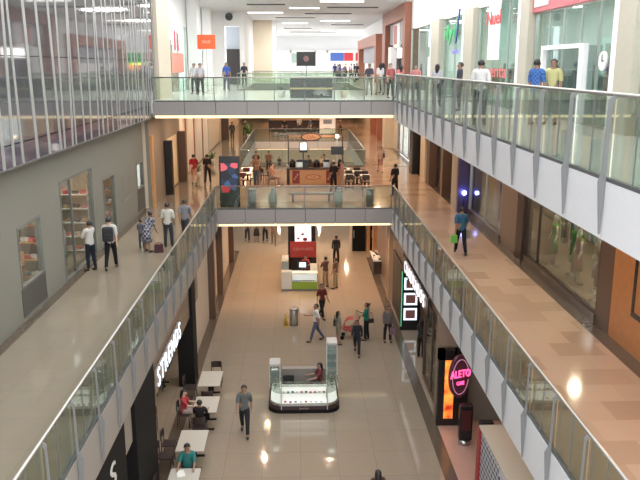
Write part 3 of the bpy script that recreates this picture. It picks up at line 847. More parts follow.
cafe_chair('dark cafe chair of the seated person in black', (TX+.02, 22.0, 0), 0)
cafe_chair('dark cafe chair of the seated person in red', (TX-.62, 22.9, 0), -PI/2)
cafe_chair('dark cafe chair far left of the empty white table', (TX-.78, 20.9, 0), -PI/2)
cafe_chair('dark cafe chair near left of the empty white table', (TX-.78, 20.15, 0), -PI/2)
cafe_chair('dark cafe chair of the seated man in teal', (TX+.05, 19.12, 0), PI)
cafe_chair('dark cafe chair left of the nearest white table', (TX-.5, 18.3, 0), -PI/2)
person('man in teal T-shirt sitting at the nearest white cafe table', (TX+.05, 19.2, 0), 180, 1.7, (.03,.15,.14), (.04,.04,.05), SIT, seat=.47)
person('person in red top sitting at the white table beside a person in black', (TX-.62, 22.9, 0), -90, 1.6, (.42,.05,.06), (.35,.28,.25), SIT, hair='long', gender='f', seat=.47, skin=2)
person('person in black sitting with back to us at the white cafe table', (TX+.02, 22.1, 0), 0, 1.6, (.018,.018,.022), (.02,.02,.03), SIT, hair='short', seat=.47)
b = MB()
for k in range(3): b.box(-.12, .1, -.15+k*.02, .15+k*.02, k*.004, k*.004+.003)
tag(b.done('paper', mat('white_paper', (.75,.73,.68), .7), loc=(TX-.05, 18.6, .75), rz=.3), 'loose white papers lying on the nearest cafe table', 'paper')
# cafe inside on the left
cafe_chair('dark red cafe chair in the open cafe, nearest to the black pillar', (-5.0, 22.5, 0), 2.6, col=(.08,.02,.02))
cafe_chair('dark cafe chair inside the open cafe under the person in dark red', (-5.35, 25.5, 0), -.4)
cafe_chair('dark cafe chair at the inner table of the open cafe', (-5.7, 23.6, 0), .9, col=(.05,.02,.02))
cafe_table('small dark table inside the open cafe on the left', (-5.25, 26.4, 0), .7, .7, DKWOOD)
person('person in dark red and green sitting inside the open cafe', (-5.35, 25.5, 0), -20, 1.65, (.13,.03,.03), (.02,.05,.03), SIT, seat=.47, sleeves='long')
# shelf inside the far left shop between the black panels
for k in range(3):
    t = thing('display_shelf', ['dark shelf unit seen in the gap between the two black fronts', 'dark wooden counter deep in the open cafe', 'tall cabinet at the back of the open cafe'][k], 'shelf', [(-5.2, 16.95, 0), (-7.6, 22.5, 0), (-8.6, 26.5, 0)][k])
    MB().box(-.35, .35, -.3, .3, 0, .1).done('plinth', BLACKM, t)
    for z in (.1, .7, 1.3, 1.9): MB().box(-.35, .35, -.28, .28, z, z+.04).done('shelf', ORWOOD if k == 0 else DKWOOD, t)
    MB().box(-.36, -.32, -.3, .3, .1, 1.94).box(.32, .36, -.3, .3, .1, 1.94).done('side_panel', DKWOOD, t)
    for z in (.14, .74, 1.34):
        for q in range(3):
            x = -.2+q*.2; tag(MB().lathe([(.05, 0), (.055, .12), (.02, .2), (.02, .26)], (0,0,0), 8).done('bottle', mat('jar_glass_%d' % q, [(.3,.05,.03),(.35,.2,.05),(.1,.15,.08)][q], .2), loc=(t.location.x+x, t.location.y-.1, z+.001)), 'small bottle on a shelf inside the dim left shops', 'bottle', 'bottles on the shelves of the dim left shops')

# signs on the left
t = thing('shop_sign', 'glowing white illuminated letter sign over the open cafe reading STRENDS', 'sign', (-4.02, 21.5, 3.2), 0)
text('lettering', 'STRENDS', .80, SIGNW, t, (.03, 0, -.02), (PI/2, 0, PI/2), .01, sx=1.05, sp=1.25)
MB().box(-.02, .0, -2.3, 2.3, -.36, .36).done('backing_board', TAUPE, t)
t = thing('wall_sign', 'vertical white letters on the black shop front at the bottom left', 'sign', (-4.04, 14.5, 3.15))
text('lettering', 'S', .8, mat('cream_letter', (.62,.6,.56), .5), t, (.0, 0, 0), (PI/2, 0, PI/2), .01, sx=1.4)
text('lettering', 'T', .8, mat('cream_letter', (.62,.6,.56), .5), t, (.0, 0, -.72), (PI/2, 0, PI/2), .01, sx=1.4)
# sign on the right
t = thing('shop_sign', 'white illuminated letters running along the right dark shop front', 'sign', (4.60, 28.4, 3.3))
text('lettering', 'CUADRADOS', .72, SIGNK, t, (-.03, 0, 0), (PI/2, 0, -PI/2), .01, sx=1.05, sp=1.2)
MB().box(0, .04, -3.3, 3.3, -.36, .36).done('backing_board', BLACK, t)
for q in range(2): MB().box(0.04, .15, -2.8+q*5.5, -2.7+q*5.5, .15, .3).done('bracket', STEEL, t)
t = thing('lit_frame_display', 'row of white lit square frames on a dark board below the right letter sign', 'display', (4.72, 31.9, .0))
MB().box(-.15, .75, -.06, 0, -.0, 2.9).done('board', BLACK, t)
for k in range(3):
    z = .5+k*.72
    f = MB(); f.box(.0, .6, -.1, -.06, z, z+.08); f.box(.0, .6, -.1, -.06, z+.48, z+.56); f.box(0, .08, -.1, -.06, z+.08, z+.48); f.box(.52, .6, -.1, -.06, z+.08, z+.48)
    fo = f.done('frame', SIGNW, t)
    MB().box(.08, .52, -.09, -.07, z+.08, z+.48).done('picture', mat('dusky_pink_print', (.28,.12,.11), .5), fo)
MB().box(-.12, -.09, -.09, -.06, .2, 2.8).done('edge_light', mat('green_edge', (.1,.5,.3), .5, emit=(.1,.6,.35), es=.8), t)
# neon disc and orange poster wall
t = thing('poster_lightbox', 'orange glowing lightbox poster in a black frame on the right', 'sign', (4.98, 22.75, 0))
fr = MB(); fr.box(-.42, .6, -.12, .12, 0, .25); fr.box(-.42, -.2, -.12, .12, .25, 2.7); fr.box(.12, .6, -.12, .12, .25, 2.7); fr.box(-.42, .6, -.12, .12, 2.35, 2.7)
fr.done('frame', BLACK, t)
om = bpy.data.materials.new('orange_poster'); om.use_nodes = True; nt_ = om.node_tree; bs = nt_.nodes['Principled BSDF']
tcn = nt_.nodes.new('ShaderNodeTexCoord'); nzn = nt_.nodes.new('ShaderNodeTexNoise'); nzn.inputs['Scale'].default_value = 2.2; rp = nt_.nodes.new('ShaderNodeValToRGB')
rp.color_ramp.elements[0].position = .35; rp.color_ramp.elements[0].color = (.35, .02, .005, 1); rp.color_ramp.elements[1].position = .65; rp.color_ramp.elements[1].color = (1, .33, .05, 1)
nt_.links.new(tcn.outputs['Object'], nzn.inputs['Vector']); nt_.links.new(nzn.outputs['Fac'], rp.inputs['Fac']); nt_.links.new(rp.outputs['Color'], bs.inputs['Base Color']); nt_.links.new(rp.outputs['Color'], bs.inputs['Emission Color']); bs.inputs['Emission Strength'].default_value = 1.4
MB().box(-.2, .12, -.08, .08, .25, 2.35).done('poster', om, t)
t = thing('neon_sign', 'round dark disc sign with pink neon lettering on the right', 'sign', (5.16, 22.2, 1.98), R(20))
b = MB(); n = 32
b.tube((0, -.07, 0), (0, .07, 0), .74, n=n); 
for v in b.bm.verts: v.co.x *= .5
b.done('disc', mat('plum_disc', (.10,.03,.05), .3), t)
text('lettering', 'ALETO', .36, NEON, t, (0, -.09, .1), (PI/2, 0, 0), .02, sx=.68)
text('lettering', 'CAFE', .17, NEON, t, (0, -.09, -.22), (PI/2, 0, 0), .02, sx=.7)
b = MB(); pp_ = None
for k in range(33):
    a = 2*PI*k/32; q = (math.cos(a)*.3, -.085, math.sin(a)*.6)
    if pp_ and k % 32 not in (0,): b.tube(pp_, q, .012, n=6)
    pp_ = q
b.done('ring', mat('dim_pink_tube', (.5,.3,.4), .4, emit=(.6,.25,.4), es=.6), t)
MB().box(-.04, .04, .07, .12, .3, 2.2).done('hanger', BLACKM, t)
# display stands with silver feet
for k, (x, y) in enumerate(((5.24, 21.45), (5.6, 20.3))):
    t = thing('display_stand', ['tall black display stand with silver foot, the farther of two', 'tall black display stand with silver foot, the nearer of two'][k], 'display stand', (x, y, 0))
    MB().lathe([(.2, 0), (.2, .12), (.17, .16)], (0,0,0), 20).done('foot', STEEL, t)
    MB().box(-.2, .22, -.12, .12, .16, 1.35, bev=.03).done('body', BLACK, t)
    MB().box(-.14, .16, -.135, -.12, .5, 1.2).done('panel', mat('dark_red_panel', (.06,.012,.012), .4), t)
# cream counter box with a dark lattice side
t = thing('counter_kiosk', 'cream topped box counter with blue white lattice side at the bottom right', 'kiosk', (0, 0, 0))
MB().box(4.98, 6.6, 13.2, 18.5, 0, 2.05).done('body', mat('pale_lilac_panel', (.50,.48,.52), .5), t)
MB().box(4.94, 6.65, 13.1, 18.6, 2.05, 2.12, bev=.01).done('top', mat('cream_top', (.50,.45,.37), .5), t)
lp = MB().box(0, 1.84, 0, 1.95, -.012, .012).done('lattice_panel', tile_mat('navy_lattice', (.03,.035,.07), (.04,.045,.08), (.55,.56,.6), .22, .16, rough=.4, msize=.03, offset=.5), t, loc=(4.965, 16.5, .05))
lp.rotation_euler = (PI/2, 0, PI/2)
MB().box(4.9, 4.97, 18.35, 18.6, 0, 2.05).done('edge_post', mat('red_edge', (.3,.03,.03), .4), t)

# --- jewellery kiosk near
def goods(parent_loc, pts, cols, s=.05, label='', cat='jewellery', group='', name='jewellery_box', rnd=random):
    protos = {}
    for (x, y, z) in pts:
        c = rnd.choice(cols); key = tuple(c)
        if key not in protos:
            o = MB().box(-s, s, -s*.8, s*.8, 0, s*1.1, bev=s*.15).done(name, mat('goods_%.2f_%.2f_%.2f' % key, c, .3)); protos[key] = o
            tag(o, label, cat, group)
        else:
            o = protos[key].copy(); COL.objects.link(o)
        o.location = (x, y, z); o.rotation_euler = (0, 0, rnd.uniform(-.6, .6))
def kiosk_near():
    t = thing('jewellery_kiosk', 'near jewellery kiosk with lit white display cases and two towers', 'kiosk', (.13, 24.4, 0))
    # curved plinth
    def outline(wx, yf, yb, r=.45, n=6):
        pts = [(-wx, yb), (-wx, yf+r)]
        for k in range(1, n+1):
            a = PI+PI/2*k/n; pts.append((-wx+r+math.cos(a)*r, yf+r+math.sin(a)*r))
        for k in range(0, n+1):
            a = 1.5*PI+PI/2*k/n; pts.append((wx-r+math.cos(a)*r, yf+r+math.sin(a)*r))
        pts.append((wx, yb)); return pts
    def ring(name, wx, yf, yb, z0, z1, m, th=.5, par=None):
        o1 = outline(wx, yf, yb); o2 = outline(wx-th, yf+th, yb, .15)
        b = MB(); n = len(o1)
        A = [b.bm.verts.new((x, y, z0)) for x, y in o1]; B = [b.bm.verts.new((x, y, z1)) for x, y in o1]
        C = [b.bm.verts.new((x, y, z0)) for x, y in o2]; D = [b.bm.verts.new((x, y, z1)) for x, y in o2]
        for k in range(n-1):
            for q in ((A[k], A[k+1], B[k+1], B[k]), (C[k+1], C[k], D[k], D[k+1]), (B[k], B[k+1], D[k+1], D[k]), (A[k+1], A[k], C[k], C[k+1])): b.bm.faces.new(q)
        for k in (0, n-1): b.bm.faces.new((A[k], B[k], D[k], C[k]))
        return b.done(name, m, par or t)
    ring('plinth', 1.25, -.72, 1.2, 0, .12, BLACKM, .45)
    ring('dark_base', 1.22, -.70, 1.2, .12, .26, mat('dark_maroon_base', (.04,.022,.025), .25), .42)
    text('lettering', 'Jewels', .13, mat('dull_gold', (.25,.2,.15), .4), t, (0, -.72, .19), (PI/2, 0, 0), .005)
    ring('display_base', 1.20, -.68, 1.2, .26, .34, STEEL, .40)
    c = MB().box(-.78, .78, -.50, -.47, .34, .98).done('case_back', CASELT, t)
    g = ring('glass_case', 1.20, -.68, 1.2, .34, .98, CLEARG, .40)
    ring('case_shelf', 1.16, -.64, 1.15, .70, .715, CLEARG, .32)
    ring('counter_top', 1.22, -.70, 1.2, .98, 1.02, CLEARG, .42)
    ring('case_floor', 1.17, -.65, 1.2, .34, .355, CASELT, .34)
    MB().box(-.8, -.77, -.70, -.3, .1, 1.02).done('upright', STEEL, t); MB().box(.8, .83, -.70, -.3, .1, 1.02).done('upright', STEEL, t)
    # towers
    for s, hh, y0 in ((-1, 1.75, -.45), (1, 2.25, .2)):
        xa, xb = (s*1.2, s*.82) if s < 0 else (s*.82, s*1.2)
        MB().box(xa, xb, y0, y0+.55, hh-.12, hh, bev=.03).done('tower_cap', mat('grey_white_cap', (.38,.37,.35), .4), t)
        gt = MB().box(xa+.02, xb-.02, y0+.02, y0+.53, 1.03, hh-.13).done('tower_glass', CLEARG, t)
        for z in (1.25, 1.5) if s < 0 else (1.3, 1.6, 1.9): MB().box(xa+.03, xb-.03, y0+.04, y0+.5, z, z+.015).done('tower_shelf', CLEARG, gt)
        MB().box(xa+.04, xb-.04, y0+.49, y0+.515, 1.05, hh-.15).done('tower_back', mat('pale_case_back', (.30,.34,.36), .4), t)
        MB().box(xa+.08, xb-.08, y0+.12, y0+.4, hh-.135, hh-.122).done('tower_lamp', LAMPW, t)
        for xx in (xa, xb-.02):
            for yy_ in (y0, y0+.53): MB().box(xx, xx+.02, yy_, yy_+.02, 1.02, hh-.12).done('tower_post', STEEL, t)
    MB().box(-.8, .8, .95, 1.2, 0, .95).done('back_counter', mat('grey_back_counter', (.22,.2,.18), .4), t)
    # goods
    rs = random.Random(5); pts = []
    for k in range(10): pts.append((.13-.7+k*.155, 24.4-.58+rs.uniform(-.02, .02), .716))
    for k in range(8): pts.append((.13-.65+k*.18, 24.4-.58+rs.uniform(-.02, .02), .356))
    for k in range(5): pts.append((.13-1.0, 24.4-.2+k*.25, .716)); pts.append((.13+1.0, 24.4-.2+k*.25, .716))
    goods(None, pts, [(.03,.03,.035), (.5,.05,.15), (.7,.68,.6), (.2,.25,.3), (.75,.75,.78)], .04, 'small jewellery display block in the lit case of the near kiosk', 'jewellery', 'display blocks in the near kiosk cases', rnd=rs)
    cafe_chair('black chair inside the near jewellery kiosk', (-.42, 24.75, 0), PI, col=(.012,.012,.014))
    person('seller in dark red top sitting inside the near jewellery kiosk', (.72, 25.0, 0), 100, 1.6, (.14,.03,.035), (.03,.02,.025), SIT, hair='long', gender='f', seat=.5)
    s = thing('stool', 'low stool under the seller in the near kiosk', 'stool', (.72, 25.0, 0)); MB().lathe([(.16, .44), (.17, .47), (.15, .5)], (0,0,0), 16).done('seat', BLACK, s); MB().tube((0,0,0), (0,0,.44), .03).done('pole', STEEL, s); MB().lathe([(.17, 0), (.16, .02)], (0,0,0), 16).done('base', STEEL, s)
kiosk_near()

# --- far ground kiosk
def kiosk_far():
    t = thing('mobile_kiosk', 'far kiosk with red sign board, white cases and green front panel', 'kiosk', (0, 38.5, 0))
    MB().box(-.98, 1.0, -.5, .0, 0, .12).box(-.98, -.55, 0, 1.6, 0, .12).box(.62, 1.0, 0, 1.6, 0, .12).done('plinth', GREYM, t)
    MB().box(-.4, .95, -.52, -.46, .12, .5).done('green_panel', mat('lime_green_panel', (.18,.30,.03), .4), t)
    MB().box(-.95, -.42, -.5, -.0, .12, 1.05).done('corner_case', mat('pale_metal_case', (.48,.50,.48), .25), t)
    MB().box(-.4, .95, -.46, -.02, .12, .5).done('base_cabinet', WHITE, t)
    MB().box(-.4, .95, -.5, -.02, .5, .95).done('glass_case', CLEARG, t)
    MB().box(-.38, .93, -.06, -.04, .5, .94).done('case_back', CASELT, t)
    MB().box(-.4, .97, -.52, 0, .95, 1.0, bev=.01).done('counter_top', WHITE, t)
    MB().box(.6, .98, 0, 1.5, .12, 1.0).done('side_case', mat('pale_metal_case', (.5,.5,.5), .3), t)
    MB().box(-.95, -.6, .1, 1.5, .12, 1.5).done('side_case', mat('pale_metal_case', (.5,.5,.5), .3), t)
    MB().box(-.95, -.6, .0, .1, .5, 1.7).done('tower_glass', CLEARG, t)
    tv = MB().box(-.1, .45, .1, .16, 1.1, 1.5, bev=.01).done('screen', BLACK, t); MB().box(-.0, .35, .09, .1, 1.17, 1.43).done('picture', mat('cool_screen', (.6,.75,.8), .3, emit=(.6,.8,.9), es=1.5), tv)
    MB().box(.1, .2, .12, .16, 1.0, 1.1).done('screen_stand', BLACK, t)
    MB().box(-.5, .95, 1.5, 1.58, 1.35, 2.25).done('sign_board', mat('red_sign_board', (.30,.03,.025), .4), t)
    text('lettering', 'CELULARES', .22, mat('pale_pink_letter', (.5,.25,.22), .5), t, (.22, 1.49, 1.82), (PI/2, 0, 0), .004)
    for x in (-.5, .9): MB().box(x, x+.05, 1.52, 1.58, 0, 1.35).done('sign_post', BLACKM, t)
    person('seller in red top behind the far kiosk counter', (.35, 39.4, 0), 180, 1.6, (.35,.04,.05), (.03,.03,.03), HOLD, gender='f', hair='long')
    rs = random.Random(9)
    goods(None, [(-.28+k*.13, 38.22+rs.uniform(-.05,.05), .501) for k in range(9)], [(.05,.05,.06), (.5,.5,.5), (.1,.2,.4)], .035, 'small phone box in the glass case of the far kiosk', 'phone box', 'phone boxes in the far kiosk case', name='phone_box', rnd=rs)
    # tall lit poster stand behind
    s = thing('poster_stand', 'tall black stand with a bright white poster behind the red kiosk sign', 'sign', (.1, 42.2, 0))
    MB().box(-.75, .85, -.1, .1, 0, 2.9).done('frame', BLACK, s)
    MB().box(-.35, .6, -.12, -.1, 1.2, 2.75).done('poster', mat('bright_poster', (.8,.8,.82), .4, emit=(1,.97,1), es=1.2), s)
    b = MB()
    for (x, z, r_) in ((0, 1.6, .18), (.25, 1.9, .14), (.1, 2.2, .1), (-.15, 1.95, .09)): b.ell((x, -.13, z), (r_, .008, r_*.8), None, 12)
    b.done('poster_print', mat('poster_red_print', (.35,.05,.08), .5), s)
kiosk_far()
# litter bin and cone
t = thing('litter_bin', 'steel cylinder litter bin beside the yellow wet floor cone', 'bin', (-.27, 32.69, 0))
MB().lathe([(.2, 0), (.2, .72), (.19, .74)], (0,0,0), 24).done('body', STEEL, t); MB().lathe([(.205, .74), (.205, .82), (.15, .86), (.12, .80)], (0,0,0), 24).done('rim', CHROME, t)
t = thing('warning_cone', 'yellow wet floor warning cone left of the steel litter bin', 'cone', (-.64, 32.57, 0))
MB().lathe([(.11, .03), (.03, .62), (.02, .64)], (0,0,0), 16).done('cone', mat('mustard_plastic', (.50,.33,.06), .4), t); MB().box(-.14, .14, -.14, .14, 0, .03, bev=.008).done('base', mat('mustard_plastic', (.5,.33,.06), .4), t)
# stroller
t = thing('stroller', 'red baby stroller between the women in the middle of the ground floor', 'stroller', (2.2, 30.9, 0), R(80))
REDC = mat('stroller_red', (.42,.06,.05), .7)
MB().prism([(-.2, .35), (.25, .42), (.32, .5), (-.12, .5), (-.3, .95), (-.36, .93)], 'x', -.2, .2).done('seat', REDC, t)
b = MB()
for k in range(5):
    a0, a1 = R(100-k*22), R(78-k*22)
    b.prism([(-.1+math.cos(a0)*.36, .62+math.sin(a0)*.36), (-.1+math.cos(a1)*.36, .62+math.sin(a1)*.36), (-.1+math.cos(a1)*.34, .62+math.sin(a1)*.34), (-.1+math.cos(a0)*.34, .62+math.sin(a0)*.34)], 'x', -.21, .21)
b.done('hood', REDC, t)
for sx in (-1, 1):
    MB().tube((sx*.21, -.45, 1.0), (sx*.21, .3, .12), .012).done('frame_tube', GREYM, t)
    MB().tube((sx*.21, .05, .45), (sx*.21, -.3, .12), .012).done('frame_tube', GREYM, t)
    for y in (-.3, .3): MB().tube((sx*.21, y, .09), (sx*.25, y, .09), .09, n=16).done('wheel', BLACKM, t)
MB().tube((-.21, -.45, 1.0), (.21, -.45, 1.0), .015).done('handle', BLACKM, t)
# jewellery counter on the far right
t = thing('display_counter', 'low display counter with pale goods against the far right glass front', 'counter', (4.55, 42.4, 0))
MB().box(-.25, .3, -1.2, 1.2, 0, .75).done('body', DKWOOD, t); MB().box(-.27, .32, -1.22, 1.22, .75, .79).done('top', WHITE, t)
rs = random.Random(2)
goods(None, [(4.4+rs.uniform(0,.3), 41.4+k*.28, .80) for k in range(8)], [(.8,.75,.65), (.7,.6,.4), (.1,.1,.1)], .07, 'small pale goods on the far right display counter', 'goods', 'goods on the far right counter', name='display_goods', rnd=rs)

# ------------------------------------------------------------------ middle level
p, J = person('man in blue polo shirt walking away with shopping bags on the right gallery', (5.77, 25.57, Z2), 0, 1.74, (.03,.10,.19), (.015,.015,.02), WALK, skin=1)
bag('light green shopping bag in the left hand of the man in blue', (J['pal'].x-.05, J['pal'].y, J['pal'].z-.36), .26, .28, .1, (.12,.38,.06), 0, .08, 'shopping_bag')
bag('grey shopping bag in the right hand of the man in blue', (J['par'].x+.05, J['par'].y, J['par'].z-.38), .26, .3, .1, (.22,.24,.24), 0, .08, 'shopping_bag')
p, J = person('man with black backpack and pale shirt walking away on the left gallery', (-6.23, 23.91, Z2), 5, 1.78, (.45,.43,.40), (.015,.015,.02), WALK2, skin=2)
t = thing('backpack', 'black backpack on the man walking away on the left gallery', 'backpack', (J['chest'].x, J['chest'].y-.22, J['spine'].z-.02), R(5))
MB().box(-.17, .17, -.1, .1, -.12, .36, bev=.05).done('pack', mat('black_nylon', (.015,.015,.02), .7), t); MB().box(-.12, .12, -.14, -.09, -.06, .14, bev=.02).done('pocket', mat('black_nylon', (.015,.015,.02), .7), t)
for s_ in (-1, 1): MB().box(s_*.12-.025, s_*.12+.025, .08, .12, -.05, .34, bev=.01).done('strap', mat('black_nylon', (.015,.015,.02), .7), t)
person('man in white shirt and dark jeans facing the window of the left wall', (-6.85, 23.75, Z2), 60, 1.66, (.52,.5,.47), (.015,.018,.03), HOLD, skin=1)
person('man in white short-sleeved shirt, left of a pair seen from behind', (-4.85, 26.93, Z2), -3, 1.66, (.52,.50,.45), (.035,.04,.05), STAND, skin=1)
person('man in grey shirt, right of a pair beside the left glass railing', (-4.38, 28.0, Z2), 0, 1.62, (.20,.20,.22), (.05,.05,.06), WALK, skin=1)
p, J = person('woman in patterned dark dress bending beside a maroon bag', (-5.5, 26.19, Z2), -30, 1.5, (.4,.4,.42), (.1,.1,.12), dict(STAND, lean=30, legl=(15, 25), fat=1.35), pattern=PRINT, legs='skirt', gender='f', hair='bun', bmat=PRINT)
person('small child close to the woman in the patterned dress', (-5.8, 26.7, Z2), -20, 1.1, (.12,.12,.16), (.1,.1,.12), STAND, hair='short')
bag('dark maroon bag on the floor of the left gallery beside the woman in the dress', (-5.08, 26.15, Z2), .34, .3, .18, (.06,.01,.02), .2, .08)
person('person in red shirt and pale shorts walking away on the far left gallery', (-5.95, 41.97, Z2), 3, 1.7, (.30,.02,.03), (.45,.25,.18), WALK, legs='shorts', skin=2)
person('man in black T-shirt and black trousers on the far left gallery', (-5.17, 41.94, Z2), 0, 1.72, (.02,.02,.022), (.02,.018,.02), WALK2, skin=1)
person('far person in dark jacket walking on the left gallery past the second void', (-5.9, 66.5, Z2), 180, 1.7, (.05,.05,.05), (.03,.03,.03), WALK, lite=True, sleeves='long')
person('far person in black near the end of the left gallery', (-5.05, 70.5, Z2), 180, 1.6, (.05,.05,.05), (.03,.03,.03), STAND, lite=True)
person('man in black standing at the corner of the middle bridge railing', (4.95, 37.68, Z2), 30, 1.66, (.015,.014,.014), (.015,.014,.015), STAND)
p, J = person('person in pale top with dark backpack on the far right gallery', (5.15, 46.51, Z2), 180, 1.6, (.45,.35,.3), (.30,.16,.12), WALK, legs='shorts', gender='f', skin=2)
bag('dark shoulder bag of the person in the pale top on the far right gallery', (J['pelvis'].x+.24, J['pelvis'].y, J['pelvis'].z+.05), .24, .28, .12, (.03,.02,.03), R(80), .2)
person('person in brown shirt and blue jeans standing left of the coffee bar', (-2.35, 40.8, Z2), 160, 1.75, (.25,.15,.10), (.07,.09,.12), HOLD, skin=1)
person('customer in pale pink clothes at the right end of the coffee bar', (2.28, 38.9, Z2), 100, 1.66, (.36,.2,.17), (.36,.22,.18), STAND, gender='f', hair='short', sleeves='long')
p, J = person('customer in black at the right end of the coffee bar', (1.85, 39.0, Z2), 20, 1.62, (.02,.02,.02), (.02,.02,.02), STAND)
person('person in peach top sitting left of the coffee bar counter', (-1.5, 40.9, Z2), -80, 1.65, (.55,.28,.18), (.3,.2,.15), SIT, seat=.47, skin=2)
person('barista in cream shirt behind the coffee bar near the lamp', (1.45, 41.95, Z2), 180, 1.65, (.5,.42,.3), (.05,.04,.04), HOLD)
person('barista in dark apron behind the coffee machines', (.55, 41.95, Z2), 170, 1.6, (.05,.03,.03), (.03,.03,.03), HOLD)
# coffee bar
t = thing('coffee_bar', 'wooden coffee bar with red posters and a hanging oval sign on the middle bridge', 'coffee bar', (1.0, 41.2, Z2))
MB().box(-1.65, 1.65, -.55, .25, 0, .12).done('plinth', DKWOOD, t)
MB().box(-1.5, 1.5, -.45, .2, .12, .98).done('front_counter', WOOD, t)
MB().box(-1.7, 1.7, -.55, .3, .98, 1.06, bev=.015).done('counter_top', DKWOOD, t)
MB().box(-1.7, 1.6, 1.2, 1.7, .0, 1.0).done('back_counter', WOOD, t)
MB().box(-1.68, -1.4, .2, 1.2, .0, 1.0).done('side_counter', DKWOOD, t)
for k, x in enumerate((-1.15, .72)):
    pp_ = MB().box(x-.2, x+.2, -.47, -.45, .2, .92).done('poster', mat('dark_red_poster', (.22,.02,.02), .4), t)
    b = MB()
    for q in range(3): b.ell((x-.08+q*.08, -.475, .45+q*.12), (.05, .005, .06), None, 8)
    b.done('poster_print', mat('cream_print', (.5,.35,.25), .5), pp_)
b = MB().tube((-.2, -.48, .55), (-.2, -.45, .55), 1, n=28)
for v in b.bm.verts: v.co.x = -.2+(v.co.x+.2)*.42; v.co.z = .55+(v.co.z-.55)*.15
b.done('oval_logo', mat('oval_red', (.35,.05,.03), .4), t)
b = MB().tube((-.2, -.49, .55), (-.2, -.46, .55), 1, n=28)
for v in b.bm.verts: v.co.x = -.2+(v.co.x+.2)*.36; v.co.z = .55+(v.co.z-.55)*.11
b.done('oval_inner', mat('oval_tan', (.55,.32,.17), .4), t)
text('lettering', 'Cafe', .17, mat('oval_red', (.35,.05,.03), .4), t, (-.2, -.495, .55), (PI/2, 0, 0), .003)
MB().box(-1.62, -1.55, 1.2, 1.27, 1.0, 2.7).done('post', DKWOOD, t)
MB().box(1.48, 1.55, 1.2, 1.27, 1.0, 2.7).done('post', DKWOOD, t)
MB().box(-1.62, 1.55, 1.2, 1.27, 2.6, 2.7).done('beam', WOOD, t)
b = MB().tube((-.3, 1.08, 2.62), (-.3, 1.14, 2.62), 1, n=32)
for v in b.bm.verts: v.co.x = -.3+(v.co.x+.3)*.58; v.co.z = 2.62+(v.co.z-2.62)*.24
hs = b.done('hanging_oval_sign', mat('oval_dark', (.10,.035,.025), .4), t)
b = MB().tube((-.3, 1.05, 2.62), (-.3, 1.10, 2.62), 1, n=32)
for v in b.bm.verts: v.co.x = -.3+(v.co.x+.3)*.50; v.co.z = 2.62+(v.co.z-2.62)*.17
b.done('sign_face', mat('oval_tan', (.55,.32,.17), .4), hs)
text('lettering', 'Cafe', .26, mat('oval_red', (.35,.05,.03), .4), hs, (-.3, 1.04, 2.62), (PI/2, 0, 0), .003)
s = MB().box(-.95, -.5, .95, 1.02, 1.75, 2.35, bev=.01).done('menu_screen', BLACK, t); MB().box(-.9, -.55, .94, .95, 1.9, 2.3).done('picture', mat('white_screen', (1,1,1), .4, emit=(1,1,1), es=2), s)
MB().box(-.75, -.7, .98, 1.03, 1.06, 1.75).done('screen_pole', BLACK, t)
s = MB().box(.8, 1.5, -.1, -.03, 1.75, 2.2, bev=.01).done('monitor', BLACK, t); MB().box(1.12, 1.16, -.08, -.04, 1.06, 2.7).done('monitor_pole', STEEL, t)
MB().lathe([(.07, 2.68), (.1, 2.72), (.08, 2.85)], (1.14, -.06, 0), 12).done('lamp_head', mat('warm_lamp_head', (1,.9,.7), .5, emit=(1,.85,.6), es=8), t)
rs = random.Random(11)
labels = ['coffee machine with steel body on the coffee bar', 'coffee grinder with dark hopper on the coffee bar', 'steel blender jug on the coffee bar']
for k, x in enumerate((-.95, -.6, .55)):
    a = thing('coffee_machine', ['steel coffee machine at the left end of the coffee bar', 'black coffee grinder beside the left steel coffee machine', 'steel coffee machine right of the middle of the coffee bar'][k], 'coffee machine', (1+x, 41.1, Z2+1.06))
    MB().box(-.18, .18, -.15, .2, .0, .3, bev=.02).done('body', BLACK if k == 1 else STEEL, a); MB().box(-.17, .17, -.1, .15, .3, .42, bev=.02).done('hopper', BLACK, a)
    MB().tube((-.08, -.15, .15), (-.08, -.24, .15), .015).done('spout', BLACK, a)
proto = MB().lathe([(.045, 0), (.045, .18), (.015, .26), (.015, .32)], (0,0,0), 10).done('syrup_bottle', mat('syrup', (.16,.06,.03), .15)); tag(proto, 'syrup bottle in the row on the coffee bar counter', 'bottle', 'syrup bottles on the coffee bar')
for k in range(9):
    o = proto if k == 0 else proto.copy()
    if k: COL.objects.link(o)
    o.location = (1-.3+k*.1, 41.25, Z2+1.061)
# tables right and left of the coffee bar
for (x, y, lab) in ((2.75, 40.3, 'small table nearest the right end of the coffee bar'), (3.3, 41.6, 'small table behind and right of the coffee bar'), (3.62, 40.15, 'small table farthest right by the coffee bar')):
    cafe_table('white topped '+lab, (x, y, Z2), .55, .55, WHITE)
    cafe_chair('dark chair in front of the '+lab, (x, y-.5, Z2), 0); cafe_chair('dark chair behind the '+lab, (x+.05, y+.5, Z2), PI)
for (x, y, lab) in ((-3.1, 41.2, 'left table, nearer one'), (-3.0, 43.2, 'left table, farther one')):
    cafe_table('white topped cafe '+lab+', near the black poster panel', (x, y, Z2), .7, .6, WHITE)
    cafe_chair('dark red chair in front of the '+lab, (x, y-.55, Z2), 0, col=(.1,.02,.02)); cafe_chair('dark chair right of the '+lab, (x+.6, y, Z2), PI/2)
cafe_chair('dark chair of the person in the peach top', (-1.5, 40.9, Z2), -PI/2)
cafe_chair('empty dark chair between the standing man and the peach person', (-1.95, 42.3, Z2), -1)
person('seated person in black at the far left of the coffee deck', (-2.7, 47.0, Z2), 180, 1.6, (.05,.03,.03), (.03,.03,.03), SIT, seat=.45, lite=True)
